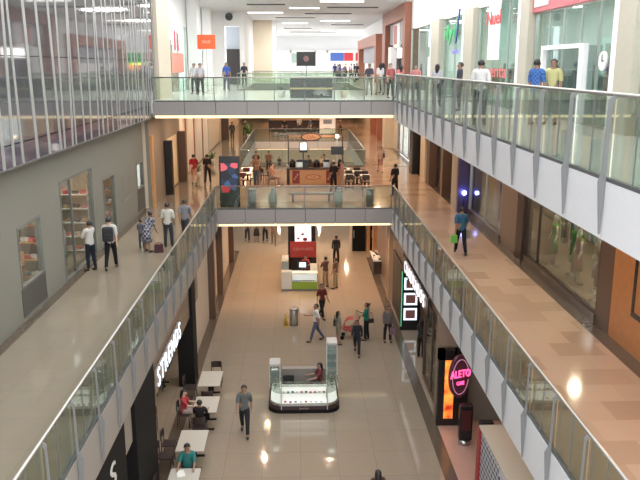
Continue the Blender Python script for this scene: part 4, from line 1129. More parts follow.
person('seated person in brown at the far left of the coffee deck', (-1.9, 47.2, Z2), 180, 1.6, (.2,.12,.09), (.03,.03,.03), SIT, seat=.45, lite=True)
for (x, y, l) in ((-2.7, 47.05, 'black'), (-1.9, 47.25, 'brown')): cafe_chair('dark chair under the seated person in %s at the deck edge' % l, (x, y, Z2), PI)
# poster panel
t = thing('advert_stand', 'black standing advert panel with red and blue figures on the middle bridge', 'sign', (-3.28, 34.95, Z2))
MB().box(-.48, .48, -.06, .06, 0, 2.42, bev=.01).done('frame', BLACK, t)
am = bpy.data.materials.new('advert_picture'); am.use_nodes = True; n_ = am.node_tree; bs = n_.nodes['Principled BSDF']
tcn = n_.nodes.new('ShaderNodeTexCoord'); nz_ = n_.nodes.new('ShaderNodeTexVoronoi'); nz_.inputs['Scale'].default_value = 3.4; rp = n_.nodes.new('ShaderNodeValToRGB')
rp.color_ramp.interpolation = 'CONSTANT'; E_ = rp.color_ramp.elements
E_[0].position = 0; E_[0].color = (.015,.015,.02,1); E_[1].position = .35; E_[1].color = (.55,.02,.04,1)
for p_, c_ in ((.5, (.02,.03,.06,1)), (.68, (.42,.25,.16,1)), (.78, (.05,.09,.2,1)), (.9, (.6,.1,.12,1))): e_ = E_.new(p_); e_.color = c_
sepc = n_.nodes.new('ShaderNodeSeparateColor'); n_.links.new(tcn.outputs['Object'], nz_.inputs['Vector']); n_.links.new(nz_.outputs['Color'], sepc.inputs[0]); n_.links.new(sepc.outputs[0], rp.inputs['Fac']); n_.links.new(rp.outputs['Color'], bs.inputs['Base Color']); n_.links.new(rp.outputs['Color'], bs.inputs['Emission Color']); bs.inputs['Emission Strength'].default_value = .6
MB().box(-.4, .4, -.075, -.06, .7, 2.1).done('picture', am, t)
# bins behind the bridge railing
for (x, lab) in ((-2.22, 'dark grey cylinder bin right of the black advert panel'), (3.4, 'grey cylinder bin near the right end of the middle bridge')):
    t = thing('litter_bin', lab, 'bin', (x, 34.9, Z2)); MB().lathe([(.2, 0), (.2, .78)], (0,0,0), 24).done('body', mat('slate_bin', (.12,.12,.11), .35), t); MB().lathe([(.21, .78), (.21, .85), (.15, .87)], (0,0,0), 24).done('rim', GREYM, t)
for x, lab in ((-1.24, 'pale grey urn shaped bin behind the bridge railing, left one'), (1.9, 'pale grey urn shaped bin behind the bridge railing, right one')):
    t = thing('urn', lab, 'urn', (x, 34.9, Z2)); MB().lathe([(.16, 0), (.22, .3), (.21, .6), (.1, .74), (.12, .8)], (0,0,0), 24).done('body', mat('sage_urn', (.28,.29,.25), .5), t); MB().lathe([(.08, .8), (.09, .86), (.03, .95)], (0,0,0), 16).done('lid', mat('sage_urn', (.28,.29,.25), .5), t)
t = thing('bench', 'low dark wooden bench in front of the coffee bar', 'bench', (.6, 36.2, Z2)); MB().box(-1.1, 1.1, -.22, .22, .38, .44, bev=.01).done('seat', DKWOOD, t)
for x in (-.9, .9): MB().box(x-.05, x+.05, -.18, .18, 0, .38).done('leg', BLACKM, t)
# plants
LEAF = mat('leaf_green', (.06,.14,.03), .6, noise=.3)
def plant(label, loc, h=1.0, n=34, seed=1, pot=WHITE):
    r = random.Random(seed); t = thing('potted_plant', label, 'plant', loc)
    MB().lathe([(.14, 0), (.19, .3), (.2, .36), (.17, .34)], (0,0,0), 16).done('pot', pot, t)
    b = MB()
    for k in range(n):
        a = r.uniform(0, 2*PI); e = r.uniform(.3, 1.3); L = h*r.uniform(.35, .7)
        p0 = Vector((0, 0, .34)); dx = Vector((math.cos(a)*math.cos(e), math.sin(a)*math.cos(e), math.sin(e)))
        p1 = p0+dx*L*.6; p2 = p1+(dx+Vector((0,0,-.4))).normalized()*L*.4
        s_ = Vector((-math.sin(a), math.cos(a), 0))*.035
        vs = [b.bm.verts.new(q) for q in (p0-s_*.2, p0+s_*.2, p1+s_, p2, p1-s_)]
        b.bm.faces.new((vs[0], vs[1], vs[2], vs[4])); b.bm.faces.new((vs[4], vs[2], vs[3]))
    b.done('foliage', LEAF, t)
    return t
plant('green potted plant against the far left gallery wall', (-6.05, 44.2, Z2), .95, seed=2)
plant('tall green potted plant farther along the left gallery wall', (-5.9, 50.5, Z2), 1.1, 40, seed=3)
plant('bright green potted plant near the far end of the left gallery', (-4.6, 69.0, Z2), 2.4, 50, seed=4)
# directory letters on the left wall
t = thing('wall_lettering', 'faint raised grey lettering on the left wall between the narrow window and the far opening', 'sign', (-7.245, 30.95, 6.9))
b = MB()
for k in range(6): b.box(-.002, .01, -.6+(k % 2)*.1, .55-(k % 3)*.12, .42-k*.12, .47-k*.12)
b.box(-.002, .012, -.75, .75, -.62, -.5)
b.done('letter_lines', mat('grey_letters', (.20,.19,.17), .5), t)
# window displays of the left wall
def shelf_unit(label, loc, w, d, h, levels, m, goods_cols, seed, glab, ggroup, rz=0, gs=.09):
    t = thing('display_shelf', label, 'shelf', loc, rz)
    MB().box(-w/2, -w/2+.03, -d/2, d/2, 0, h).done('side_panel', m, t); MB().box(w/2-.03, w/2, -d/2, d/2, 0, h).done('side_panel', m, t)
    r = random.Random(seed); pts = []
    ca, sa = math.cos(rz), math.sin(rz)
    for k in range(levels):
        z = .1+k*(h-.12)/max(1, levels-.3)
        MB().box(-w/2, w/2, -d/2, d/2, z, z+.03).done('shelf', m, t)
        n = max(2, int(w/.3))
        for q in range(n):
            x = -w/2+.2+q*(w-.4)/max(1, n-1); y = r.uniform(-.05, .05)
            pts.append((loc[0]+x*ca-y*sa, loc[1]+x*sa+y*ca, loc[2]+z+.031))
    goods(None, pts, goods_cols, gs, glab, 'goods', ggroup, name='shop_goods', rnd=r)
    return t
MIX = [(.5,.1,.1), (.6,.55,.45), (.1,.15,.25), (.3,.2,.1), (.65,.6,.6)]
shelf_unit('low shelf of hats and boxes in the nearest window of the left wall', (-8.0, 19.95, Z2+.5), .95, .5, 1.0, 2, WOOD, MIX, 1, 'boxed goods in the nearest window of the left wall', 'goods in the nearest left wall window', PI/2)
shelf_unit('white shelves with goods behind the wide window of the left wall', (-8.4, 22.9, Z2), .9, .5, 2.6, 5, WHITE, MIX, 2, 'small goods on the white shelves behind the wide left window', 'goods behind the wide left window', PI/2)
shelf_unit('tan shelves at the back behind the wide window of the left wall', (-10.2, 24.6, Z2), 2.4, .5, 2.2, 4, WOOD, MIX, 3, 'small goods on the tan shelves behind the wide left window', 'goods on the tan shelves behind the wide left window', PI/2)
shelf_unit('shelves behind the narrow window of the left wall', (-9.2, 28.2, Z2), 1.6, .5, 2.3, 4, WOOD, MIX, 4, 'small goods behind the narrow window of the left wall', 'goods behind the narrow left window', PI/2)
def mannequin(label, loc, rz, c1, c2, h=1.75, skin=(.6,.58,.54)):
    t = thing('mannequin', label, 'mannequin', loc, rz)
    m = mat('mannequin_%.2f' % skin[0], skin, .4); s = h/1.75
    b = MB(); b.lathe([(.05, 1.45*s), (.045, 1.5*s), (.07, 1.55*s), (.085, 1.64*s), (.06, 1.72*s), (.02, 1.75*s)], (0,0,0), 12)
    for sx in (-1, 1):
        b.tube((sx*.2, 0, 1.4*s), (sx*.27, .02, 1.1*s), .045, .035, 8); b.tube((sx*.27, .02, 1.1*s), (sx*.25, .1, .85*s), .035, .025, 8)
        b.tube((sx*.09, 0, .85*s), (sx*.1, 0, .08*s), .06, .035, 8); b.tube((sx*.1, -.02, .03), (sx*.1, .14, .03), .03, .025, 8)
    b.done('figure', m, t)
    MB().lathe([(.16, .85*s), (.15, 1.0*s), (.13, 1.12*s), (.18, 1.32*s), (.2, 1.41*s), (.06, 1.47*s)], (0,0,0), 14, sy=.6).done('top', cloth('%.2f_%.2f_%.2f' % c1, c1), t)
    MB().lathe([(.21, .45*s), (.19, .7*s), (.155, .97*s)], (0,0,0), 14, sy=.7).done('skirt', cloth('%.2f_%.2f_%.2f' % c2, c2), t)
    MB().lathe([(.22, 0), (.22, .02), (.05, .03)], (0,0,0), 16).done('base', STEEL, t)
    return t
mannequin('mannequin in red behind the wide window of the left wall', (-8.7, 25.5, Z2+.9), -PI/2, (.55,.03,.03), (.1,.05,.05))
tag(box('display_podium', -9.1, -8.3, 25.1, 25.9, Z2, Z2+.9, WHITE), 'white podium under the red mannequin behind the wide left window', 'podium')
mannequin('mannequin in white hat and pale dress in the nearest left wall window', (-8.3, 18.75, Z2+.9), -PI/2, (.6,.55,.5), (.45,.3,.22))
tag(box('display_podium', -8.6, -7.75, 18.4, 18.9, Z2, Z2+.9, WOOD), 'wooden podium in the nearest window of the left wall', 'podium')
mannequin('dark clothed mannequin in the farthest window of the left wall', (-7.9, 33.8, Z2+.9), -PI/2, (.04,.04,.05), (.03,.03,.04))
tag(box('display_podium', -8.3, -7.5, 33.2, 34.4, Z2, Z2+.9, GREYM), 'grey podium in the farthest window of the left wall', 'podium')

# right middle shop: clothing
GREENS = [(.10,.30,.05), (.12,.38,.08), (.3,.12,.12), (.5,.35,.25), (.18,.06,.05), (.55,.5,.4)]
labs = ['mannequin in light green by the dark door frame of the right shop', 'mannequin in green, second in the large right shop window', 'mannequin in dusty pink, third in the large right shop window', 'mannequin in tan, fourth in the large right shop window',
        'mannequin in brown, fifth in the large right shop window', 'mannequin in cream, nearest in the large right shop window']
for k, (y, c) in enumerate(zip((23.75, 22.6, 21.6, 20.7, 19.9, 19.1), GREENS)):
    mannequin(labs[k], (8.5+.25*(k % 2), y, Z2+.05), PI/2, c, tuple(v*.7 for v in c))
struct(box('floor', 7.9, 11.6, 17.8, 25.2, Z2, Z2+.05, L2F))
def clothes_rack(label, loc, L, rz, cols, seed, glab, ggroup):
    t = thing('clothes_rack', label, 'clothes rack', loc, rz)
    for sx in (-1, 1):
        MB().tube((sx*L/2, 0, 0), (sx*L/2, 0, 1.45), .015).done('upright', STEEL, t); MB().box(sx*L/2-.02, sx*L/2+.02, -.25, .25, 0, .03).done('foot', STEEL, t)
    MB().tube((-L/2, 0, 1.45), (L/2, 0, 1.45), .014).done('rail', STEEL, t)
    r = random.Random(seed); ca, sa = math.cos(rz), math.sin(rz); pr_ = {}
    n = int(L/.11)
    for k in range(n):
        x = -L/2+.08+k*(L-.16)/max(1, n-1); c = r.choice(cols)
        if c not in pr_:
            o = MB().prism([(-.2, .55), (.2, .55), (.2, 1.3), (.05, 1.42), (-.05, 1.42), (-.2, 1.3)], 'x', -.02, .02).done('garment', cloth('%.2f_%.2f_%.2f' % c, c)); tag(o, glab, 'garment', ggroup); pr_[c] = o
        else: o = pr_[c].copy(); COL.objects.link(o)
        o.location = (loc[0]+x*ca, loc[1]+x*sa, loc[2]); o.rotation_euler = (0, 0, rz)
clothes_rack('long clothes rack deep in the large right shop', (10.4, 22.3, Z2+.05), 3.0, PI/2, [(.35,.1,.1), (.5,.45,.35), (.15,.2,.1), (.25,.12,.1)], 1, 'garment hanging on the rack in the large right shop', 'garments on the right shop rack')
clothes_rack('short clothes rack at the near end of the large right shop', (10.6, 19.3, Z2+.05), 1.2, .2, [(.3,.15,.12), (.45,.4,.3), (.1,.1,.1)], 2, 'garment hanging on the short rack in the large right shop', 'garments on the short right shop rack')
# pinkish display of the next shop
PURP = mat('pink_violet_wall', (.48,.30,.36), .5, noise=.25, nscale=1.2)
tag(box('display_backdrop', 8.9, 9.0, 27.8, 33.0, Z2, Z2+3.2, PURP), 'pink violet display backdrop behind the window right of the violet lamp', 'backdrop')
t = thing('spot_lamp', 'bright blue violet spotlight low beside the indigo pillar', 'lamp', (7.5, 33.0, Z2+.15)); MB().tube((0,0,.0), (0,0,.75), .02).done('stand', BLACK, t); MB().ell((0, -.05, .8), (.1, .1, .1), None, 12).done('bulb', BLUELT, t); MB().lathe([(.12, -.15), (.1, -.1), (.03, 0)], (0,0,0), 14).done('base', BLACK, t)
mannequin('mannequin in orange red outfit between the brown pillar and the tan pillar', (8.2, 36.3, Z2+.1), PI/2, (.50,.07,.02), (.45,.06,.02))
mannequin('mannequin in cream near the far brown pillar of the right shop', (8.3, 39.6, Z2+.1), PI/2, (.55,.45,.32), (.3,.2,.12))
shelf_unit('tall goods shelf behind the window beyond the tan pillar on the right', (10.6, 38.8, Z2), 3.2, .5, 2.4, 4, WOOD, MIX, 8, 'small goods on the shelf beyond the tan pillar', 'goods beyond the right tan pillar', PI/2)
shelf_unit('long goods shelf deep in the farther right shop', (10.6, 50.5, Z2), 6.0, .5, 2.6, 4, WHITE, MIX, 12, 'small goods in the farther right shop', 'goods in the farther right shop', PI/2, gs=.12)
# ------------------------------------------------------------------ upper level
person('man in white shirt seen from behind on the upper right gallery', (4.95, 20.4, Z3), -20, 1.73, (.62,.60,.60), (.03,.03,.035), STAND, skin=1)
person('man in blue plaid shirt with back turned, talking to a man in yellow', (6.45, 20.3, Z3), -50, 1.74, (.1,.2,.5), (.22,.21,.2), STAND, skin=1, pattern=PLAID)
person('man in pale yellow shirt talking to the man in blue plaid', (6.98, 20.55, Z3), 150, 1.75, (.48,.46,.22), (.20,.19,.17), STAND, skin=1, )
person('man in dark shirt standing inside the upper gallery behind the railing', (5.75, 26.8, Z3), 80, 1.68, (.05,.045,.06), (.05,.05,.06), STAND)
p, J = person('person in pale grey top with black hair on the upper right gallery', (5.5, 29.8, Z3), -30, 1.62, (.42,.42,.44), (.03,.03,.04), STAND, gender='f', hair='long')
bag('black handbag of the person in pale grey on the upper gallery', (J['pelvis'].x+.25, J['pelvis'].y-.05, J['pelvis'].z-.05), .26, .2, .1, (.01,.01,.01), .4, .2)
ups = [(5.3, 34.0, 1.6, (.5,.2,.2), (.06,.06,.08), 'in a salmon top on the upper floor by the terracotta portal leg'), (4.9, 36.2, 1.62, (.5,.16,.15), (.05,.05,.07), 'in a coral top, left of the salmon one on the upper floor'),
       (4.6, 37.6, 1.66, (.35,.1,.1), (.04,.04,.05), 'in a maroon top where the upper bridge meets the gallery'), (4.45, 41.0, 1.7, (.55,.5,.5), (.25,.22,.18), 'in white with tan trousers on the upper bridge'),
       (3.9, 41.4, 1.68, (.06,.06,.08), (.3,.28,.24), 'in a dark top with light trousers on the upper bridge'), (4.9, 43.8, 1.7, (.05,.05,.05), (.06,.06,.08), 'in black at the right end of the upper bridge'),
       (5.6, 46.0, 1.6, (.5,.12,.15), (.1,.1,.12), 'in a rose top deeper on the upper gallery')]
for k, (x, y, h, c1, c2, l) in enumerate(ups):
    person('person '+l, (x, y, Z3), [160, 20, 200, 10, 170, 40, 180][k], h, c1, c2, [STAND, WALK, STAND, WALK, WALK2, STAND, WALK][k], gender='f' if k % 2 else 'm', hair='long' if k % 2 else 'short', skin=k % 3)
rs = random.Random(21)
cols = [(.05,.08,.25), (.5,.5,.5), (.05,.05,.06), (.1,.15,.3), (.35,.33,.3), (.4,.06,.06), (.03,.05,.1), (.45,.4,.38)]
for k in range(16):
    x = 3.9+(k % 4)*.95+rs.uniform(0, .4)+(1.5 if k > 9 else 0); y = 72+k*1.9
    if x > 6.8 and y < 93: x -= 2.6
    if k == 15: break
    person('small far person in the crowd at the end of the upper floor', (x, y, Z3), rs.choice([0, 180, 90, -90]), rs.uniform(1.55, 1.8), cols[k % 8], (.05,.05,.07), rs.choice([STAND, WALK, WALK2]), lite=True, group='crowd at the far end of the upper floor')
person('person in white shirt near the orange banner, left one', (-5.9, 43.2, Z3), 170, 1.68, (.5,.5,.52), (.05,.05,.06), STAND, lite=True)
person('person in pale shirt near the orange banner, right one', (-5.35, 41.6, Z3), 180, 1.68, (.4,.4,.44), (.04,.04,.05), STAND, lite=True)
person('person in blue on the upper floor before the dark shop on the left', (-4.6, 49.0, Z3), 200, 1.75, (.05,.1,.35), (.05,.05,.1), STAND, lite=True)
person('person in pale clothes left of the person in blue on the upper floor', (-5.0, 52.5, Z3), 180, 1.6, (.45,.45,.45), (.3,.3,.3), STAND, lite=True)
person('tall far person in black beside the white block on the upper floor', (-4.0, 56.5, Z3), 180, 1.75, (.04,.04,.05), (.03,.03,.03), STAND, lite=True)
# orange banner on a pole
t = thing('banner_stand', 'orange banner sign on a pole on the upper left floor', 'sign', (-5.3, 44.5, Z3))
MB().tube((0,.05,0), (0,.05,3.25), .025).done('pole', STEEL, t); MB().lathe([(.25, 0), (.25, .03), (.04, .05)], (0,0,0), 20).done('base', STEEL, t)
bn = MB().box(-.52, .52, -.02, .02, 2.5, 3.3).done('banner', mat('orange_banner', (.65,.09,.02), .5), t)
text('lettering', 'SALE', .22, mat('pale_banner_letter', (.8,.5,.4), .5), bn, (0, -.025, 2.9), (PI/2, 0, 0), .003)
# upper left shop signs and red figures behind glass
for k, y in enumerate((44.6, 46.0, 48.2)):
    mannequin(['mannequin in crimson, nearest in the upper left shop window', 'mannequin in crimson, middle in the upper left shop window', 'mannequin in red, farthest in the upper left shop window'][k], (-8.0, y, Z3+1.4), -PI/2, (.55,.02,.08), (.5,.03,.08))
    tag(box('display_podium', -8.4, -7.6, y-.4, y+.4, Z3, Z3+1.4, mat('salmon_podium', (.6,.25,.18), .5)), ['salmon podium nearest in the upper left shop window', 'salmon podium in the middle of the upper left shop window', 'salmon podium farthest in the upper left shop window'][k], 'podium')
t = thing('wall_speaker', 'round dark wall speaker high on the white block of the upper left', 'speaker', (-5.55, 62.55, 15.6)); MB().tube((0, .05, 0), (0, -.05, 0), .3, n=24).done('housing', mat('dark_grille', (.06,.06,.07), .5), t); MB().tube((0, -.05, 0), (0, -.07, 0), .12, n=20).done('cone', BLACK, t)
# poster sign on black board hanging, dark kiosk
t = thing('advert_screen', 'black hanging advert screen over the far upper floor', 'sign', (.85, 80, Z3))
MB().box(-1.0, 1.0, -.08, .08, 1.5, 2.95, bev=.02).done('screen', BLACK, t); MB().tube((.0, 0, 0), (0, 0, 1.5), .05).done('pole', BLACK, t); MB().lathe([(.4, 0), (.4, .05)], (0,0,0), 20).done('base', BLACK, t)
b = MB().tube((0, -.1, 2.25), (0, -.08, 2.25), .3, n=20).done('emblem', mat('dull_red_emblem', (.2,.1,.1), .5), t)
t = thing('dark_kiosk', 'black kiosk with pale star burst pattern on the upper bridge', 'kiosk', (.65, 38.0, Z3))
MB().box(-1.05, 1.05, -.4, .9, 0, .95).done('body', BLACK, t); MB().box(-1.08, 1.08, -.43, .93, .95, 1.0).done('top', GREYM, t)
MB().box(-1.06, 1.06, -.43, -.4, .42, .5).done('band', mat('gold_band', (.45,.35,.15), .3), t)
b = MB()
for k in range(14):
    a = PI*k/14*1.0; b.tube((.5+math.cos(a)*.1, -.41, .12+math.sin(a)*.1), (.5+math.cos(a)*.42, -.41, .12+math.sin(a)*.42), .012, n=5)
b.done('burst_pattern', mat('pale_burst', (.5,.5,.5), .5), t)
plant('small plant on the left of the black kiosk on the upper bridge', (-.85, 38.3, Z3), .6, 24, seed=7, pot=WHITE)
plant('small potted plant with pale pot on the right of the black kiosk', (2.3, 38.0, Z3), .7, 24, seed=8, pot=BEIGE)
# upper right signs
t = thing('shop_sign', 'red fascia sign with a white logo box above the near upper shop', 'sign', (7.72, 21.55, 13.85))
MB().box(-.06, .08, -3.9, 3.45, -.4, .62).done('board', mat('dusty_red_fascia', (.52,.11,.13), .4), t)
MB().box(-.09, -.06, 1.9, 3.2, -.25, .6).done('logo_box', WHITE, t)
text('lettering', 'B', .5, mat('navy_letter', (.05,.07,.2), .4), t, (-.1, 2.5, .15), (PI/2, 0, -PI/2), .01)
t = thing('shop_sign', 'green and blue script shop sign on the upper right shop window', 'sign', (7.55, 37.9, 13.35))
text('lettering', 'ilyl', 1.0, mat('green_sign_letter', (.02,.42,.12), .4), t, (0, 0, 0), (PI/2, 0, -PI/2), .03, sx=2.6)
MB().prism([(-1.55, -.5), (-1.3, -.55), (-2.0, 1.0), (-2.2, 1.0)], 'x', -.03, .03).done('slash', mat('navy_slash', (.03,.06,.22), .4), t)
text('lettering', 'arte', .42, mat('violet_letter', (.3,.25,.75), .4), t, (0, -1.5, -.9), (PI/2, 0, -PI/2), .02, sx=2.0)
MB().box(.03, .2, -1.9, 1.7, -.03, .03).done('bracket', STEEL, t)
t = thing('hanging_banner', 'white hanging banner with red script on the upper right shop window', 'sign', (7.6, 29.6, 13.0))
MB().box(0, .03, -.85, .85, -1.0, 1.6).done('banner', mat('white_banner', (.85,.85,.88), .5), t)
text('lettering', 'Nuel', .75, mat('bright_red_letter', (.75,.02,.02), .4), t, (-.03, 0, .55), (PI/2, 0, -PI/2), .01, sx=1.5)
t = thing('window_lettering', 'pink red lettering on the glass below the white hanging banner', 'sign', (7.7, 29.4, 11.4))
text('lettering', 'venta', .7, mat('pink_red_letter', (.75,.15,.15), .5), t, (0, 0, .15), (PI/2, 0, -PI/2), .006, sx=2.0)
text('lettering', 'hoy', .5, mat('pink_red_letter', (.75,.15,.15), .5), t, (0, -.3, -.55), (PI/2, 0, -PI/2), .006, sx=1.6)
t = thing('exit_sign', 'small green sign behind the farther upper glass front', 'sign', (8.2, 47.0, 12.6)); MB().box(-.03, .03, -.9, .9, -.3, .3).done('panel', mat('green_exit', (.02,.25,.06), .5, emit=(.02,.4,.1), es=.4), t)
t = thing('portal_sign', 'white sign with a red figure inside the terracotta portal', 'sign', (7.7, 61.0, 14.0)); MB().box(0, .08, -3.2, .6, -.9, .9).done('panel', mat('pale_sign_panel', (.8,.78,.78), .4), t); MB().box(-.02, 0, -1.6, .2, -.6, .8).done('figure_block', mat('soft_red_block', (.5,.15,.13), .5), t)
t = thing('portal_lightbox', 'bright white light box low inside the terracotta portal', 'sign', (7.9, 57.5, 12.7)); MB().box(-.05, .1, -2.6, 2.6, -.35, .35).done('panel', LAMPW, t)
t = thing('round_sign', 'white round clock like sign on the near upper shop glass', 'sign', (7.7, 19.0, 11.9)); MB().tube((-.03, 0, 0), (.03, 0, 0), .24, n=24).done('disc', WHITE, t); MB().box(-.045, -.03, -.02, .02, -.02, .16).box(-.045, -.03, -.1, .02, -.02, .02).done('hands', GREYM, t)
mannequin('mannequin in red in the near upper shop left of the round sign', (9.1, 20.0, Z3+.6), PI/2, (.55,.05,.06), (.3,.05,.06))
tag(box('display_podium', 8.7, 9.5, 19.6, 20.4, Z3, Z3+.6, WHITE), 'white podium under the red mannequin of the near upper shop', 'podium')
clothes_rack('clothes rack in the near upper shop behind the glass', (9.4, 18.8, Z3), 1.6, .4, [(.5,.5,.5), (.3,.1,.1), (.2,.25,.3)], 5, 'garment on the rack in the near upper shop', 'garments in the near upper shop')
shelf_unit('white goods shelf at the back of the near upper shop', (12.0, 21.5, Z3), 5, .5, 2.6, 5, WHITE, [(.5,.12,.12), (.6,.6,.6), (.2,.3,.35), (.45,.3,.2)], 21, 'small goods at the back of the near upper shop', 'goods at the back of the near upper shop', PI/2, gs=.12)
shelf_unit('goods shelf at the back of the upper shop with the red script banner', (11.8, 29.5, Z3), 5, .5, 2.4, 5, WHITE, [(.4,.25,.15), (.6,.5,.4), (.2,.1,.1), (.5,.12,.12)], 22, 'small goods in the upper shop with the red script banner', 'goods in the upper red script shop', PI/2, gs=.14)
for k, (y, c) in enumerate(((27.2, (.2,.16,.3)), (28.6, (.4,.12,.1)), (30.2, (.5,.42,.3)), (31.6, (.3,.25,.15)))):
    mannequin('mannequin in %s below the red lettering of the upper shop' % ['violet grey', 'brick red', 'straw', 'olive brown'][k], (8.7, y, Z3), PI/2, c, tuple(v*.6 for v in c))

# far part of the middle level: dining crowd and displays beyond the far crossing
cafe_table('dark table farthest left beyond the far crossing', (-1.9, 71, Z2), 1.2, .7, DKWOOD)
cafe_table('dark table second from left beyond the far crossing', (.3, 71, Z2), 1.6, .8, DKWOOD)
cafe_table('dark table at the right beyond the far crossing', (1.9, 72, Z2), 1.0, .8, DKWOOD)
for k, (x, y, l) in enumerate(((-2.1, 70, 'left'), (-.2, 70, 'middle'), (.6, 70.1, 'centre'), (1.9, 71, 'right'))):
    cafe_chair('far dark chair at the %s of the tables beyond the far crossing' % l, (x, y, Z2), 0)
person('far person in black beside the left table beyond the far crossing', (-1.3, 70.2, Z2), 180, 1.7, (.02,.02,.02), (.05,.05,.06), STAND, lite=True)
person('far person in dark blue between the tables beyond the far crossing', (1.15, 70.4, Z2), 120, 1.7, (.05,.08,.13), (.05,.05,.06), STAND, lite=True)
person('far person in brown right of the white board beyond the far crossing', (4.0, 71.5, Z2), 200, 1.7, (.15,.08,.06), (.05,.05,.06), STAND, lite=True)
person('far person in white by the dark tables beyond the far crossing', (.1, 72.6, Z2), 200, 1.7, (.5,.48,.45), (.05,.05,.06), STAND, lite=True)
t = thing('notice_board', 'white board standing beyond the far crossing of the middle level', 'sign', (2.75, 70.5, Z2)); MB().box(-.75, .75, -.04, .04, .3, 2.0, bev=.01).done('board', WHITE, t); MB().box(-.7, -.6, -.2, .2, 0, .3).done('foot', GREYM, t); MB().box(.6, .7, -.2, .2, 0, .3).done('foot', GREYM, t)
b_ = MB(); b_.box(-.4, .4, -.05, -.04, 1.2, 1.6).box(-.3, .3, -.05, -.04, .7, .8); b_.done('print', mat('grey_print', (.2,.22,.28), .5), t)
t = thing('dark_counter', 'dark bar counter at the far back of the middle level', 'counter', (0, 76, Z2)); MB().box(-3, 2.4, -.4, .4, 0, 1.05).done('body', DKWOOD, t); MB().box(-3.1, 2.5, -.5, .5, 1.05, 1.12).done('top', BLACK, t); MB().box(-2.8, 2.2, 1.2, 1.5, 0, 2.4).done('back_shelf', mat('warm_back_shelf', (.30,.17,.09), .5), t)
# ground level seen under the far crossing
for k, (x, y, c1, l) in enumerate(((-2.2, 84, (.05,.04,.04), 'black top, leftmost under the far crossing'), (-.8, 82, (.35,.2,.15), 'tan top under the far crossing'), (2.6, 84, (.3,.25,.2), 'beige top, right side under the far crossing'))):
    person('small distant person in '+l, (x, y, 0), 180, 1.7, c1, (.05,.05,.06), WALK, lite=True)
# more equipment on the coffee bar
for k, (x, s_, l) in enumerate(((.0, .16, 'tall black tea urn'), (.9, .13, 'small steel kettle'), (-1.35, .17, 'black cash register'), (1.3, .12, 'dark tip box'))):
    a_ = thing('bar_appliance', l+' on the coffee bar counter', 'appliance', (1+x, 41.25, Z2+1.06))
    MB().lathe([(s_, 0), (s_, .28), (s_*.7, .36), (s_*.3, .42)], (0,0,0), 14).done('body', STEEL if k == 1 else BLACK, a_); MB().tube((0, -s_, .1), (0, -s_-.06, .1), .012).done('tap', STEEL, a_)
# window graphics of the upper left shop
t = thing('window_graphic', 'salmon and red graphic on the glass of the upper left shop', 'sign', (-7.2, 45.0, 12.1))
MB().box(-.01, .01, -1.4, 3.2, -.75, .4).done('salmon_band', mat('salmon_film', (.62,.24,.17), .5), t)
MB().prism([(-.2, .5), (.35, .6), (.3, 1.7), (-.1, 1.6)], 'x', -.01, .012).done('red_shape', mat('crimson_film', (.55,.03,.09), .5), t)
MB().prism([(.8, .6), (1.5, .5), (1.3, 1.5), (.9, 1.6)], 'x', -.01, .012).done('red_shape', mat('crimson_film', (.55,.03,.09), .5), t)
# garments and panels inside the near upper shop
clothes_rack('long clothes rack seen through the white door frame of the near upper shop', (10.2, 22.6, Z3), 2.6, PI/2, [(.12,.13,.14), (.3,.3,.32), (.2,.22,.2)], 15, 'grey garment on the rack behind the white door frame', 'garments behind the white door frame')
tag(box('display_backdrop', 11.2, 11.3, 17.8, 20.5, Z3, Z3+2.6, mat('brick_red_backdrop', (.38,.14,.11), .5, noise=.3)), 'brick red backdrop inside the near upper shop', 'backdrop')

# goods set against the cross walls, where the slanting view through the windows reaches them
for k, (x, y, w_, z_, m_, l, g_) in enumerate(((-8.05, 21.0, 1.2, Z2, WOOD, 'tan shelf against the cross wall behind the nearest left window', 'goods on the shelf behind the nearest left window'),
        (-8.25, 26.2, 1.6, Z2, WHITE, 'white shelf against the cross wall behind the wide left window', 'goods on the shelf at the cross wall of the wide left window'),
        (-8.1, 30.05, 1.3, Z2, WOOD, 'wooden shelf against the cross wall behind the narrow left window', 'goods on the shelf at the cross wall of the narrow left window'))):
    shelf_unit(l, (x, y, z_), w_, .4, 2.5, 5, m_, MIX+[(.03,.03,.04), (.55,.08,.08)], 40+k, ['small item on the tan shelf of the nearest left window', 'small item on the white cross wall shelf of the wide left window', 'small item on the wooden shelf of the narrow left window'][k], g_, 0, gs=.11)
clothes_rack('clothes rack against the cross wall of the near upper shop', (9.35, 25.0, Z3), 1.7, 0, [(.06,.06,.07), (.12,.12,.13), (.25,.25,.26)], 31, 'dark garment on the rack by the cross wall of the near upper shop', 'dark garments in the near upper shop')
tag(box('display_backdrop', 10.3, 11.7, 25.25, 25.35, Z3, Z3+2.3, mat('brick_red_backdrop', (.38,.14,.11), .5, noise=.3)), 'brick red backdrop on the cross wall of the near upper shop, right of the dark garments', 'backdrop')
tag(box('display_backdrop', 8.45, 10.2, 25.3, 25.38, Z3, Z3+2.25, mat('slate_backdrop', (.12,.13,.14), .5, noise=.3)), 'slate grey backdrop behind the dark garments of the near upper shop', 'backdrop')
mannequin('mannequin in crimson standing before the brick red backdrop', (10.7, 24.7, Z3), PI, (.5,.03,.05), (.35,.03,.05))
clothes_rack('clothes rack against the cross wall of the large right shop', (9.9, 24.8, Z2+.05), 2.2, 0, [(.35,.12,.10), (.5,.42,.3), (.12,.2,.08), (.25,.1,.08)], 33, 'garment on the rack by the cross wall of the large right shop', 'garments by the cross wall of the right shop')
clothes_rack('clothes rack against the cross wall of the upper shop with the red script banner', (9.8, 33.5, Z3), 2.4, 0, [(.35,.25,.18), (.2,.15,.12), (.4,.1,.1)], 34, 'garment on the rack in the upper red script shop', 'garments in the upper red script shop')

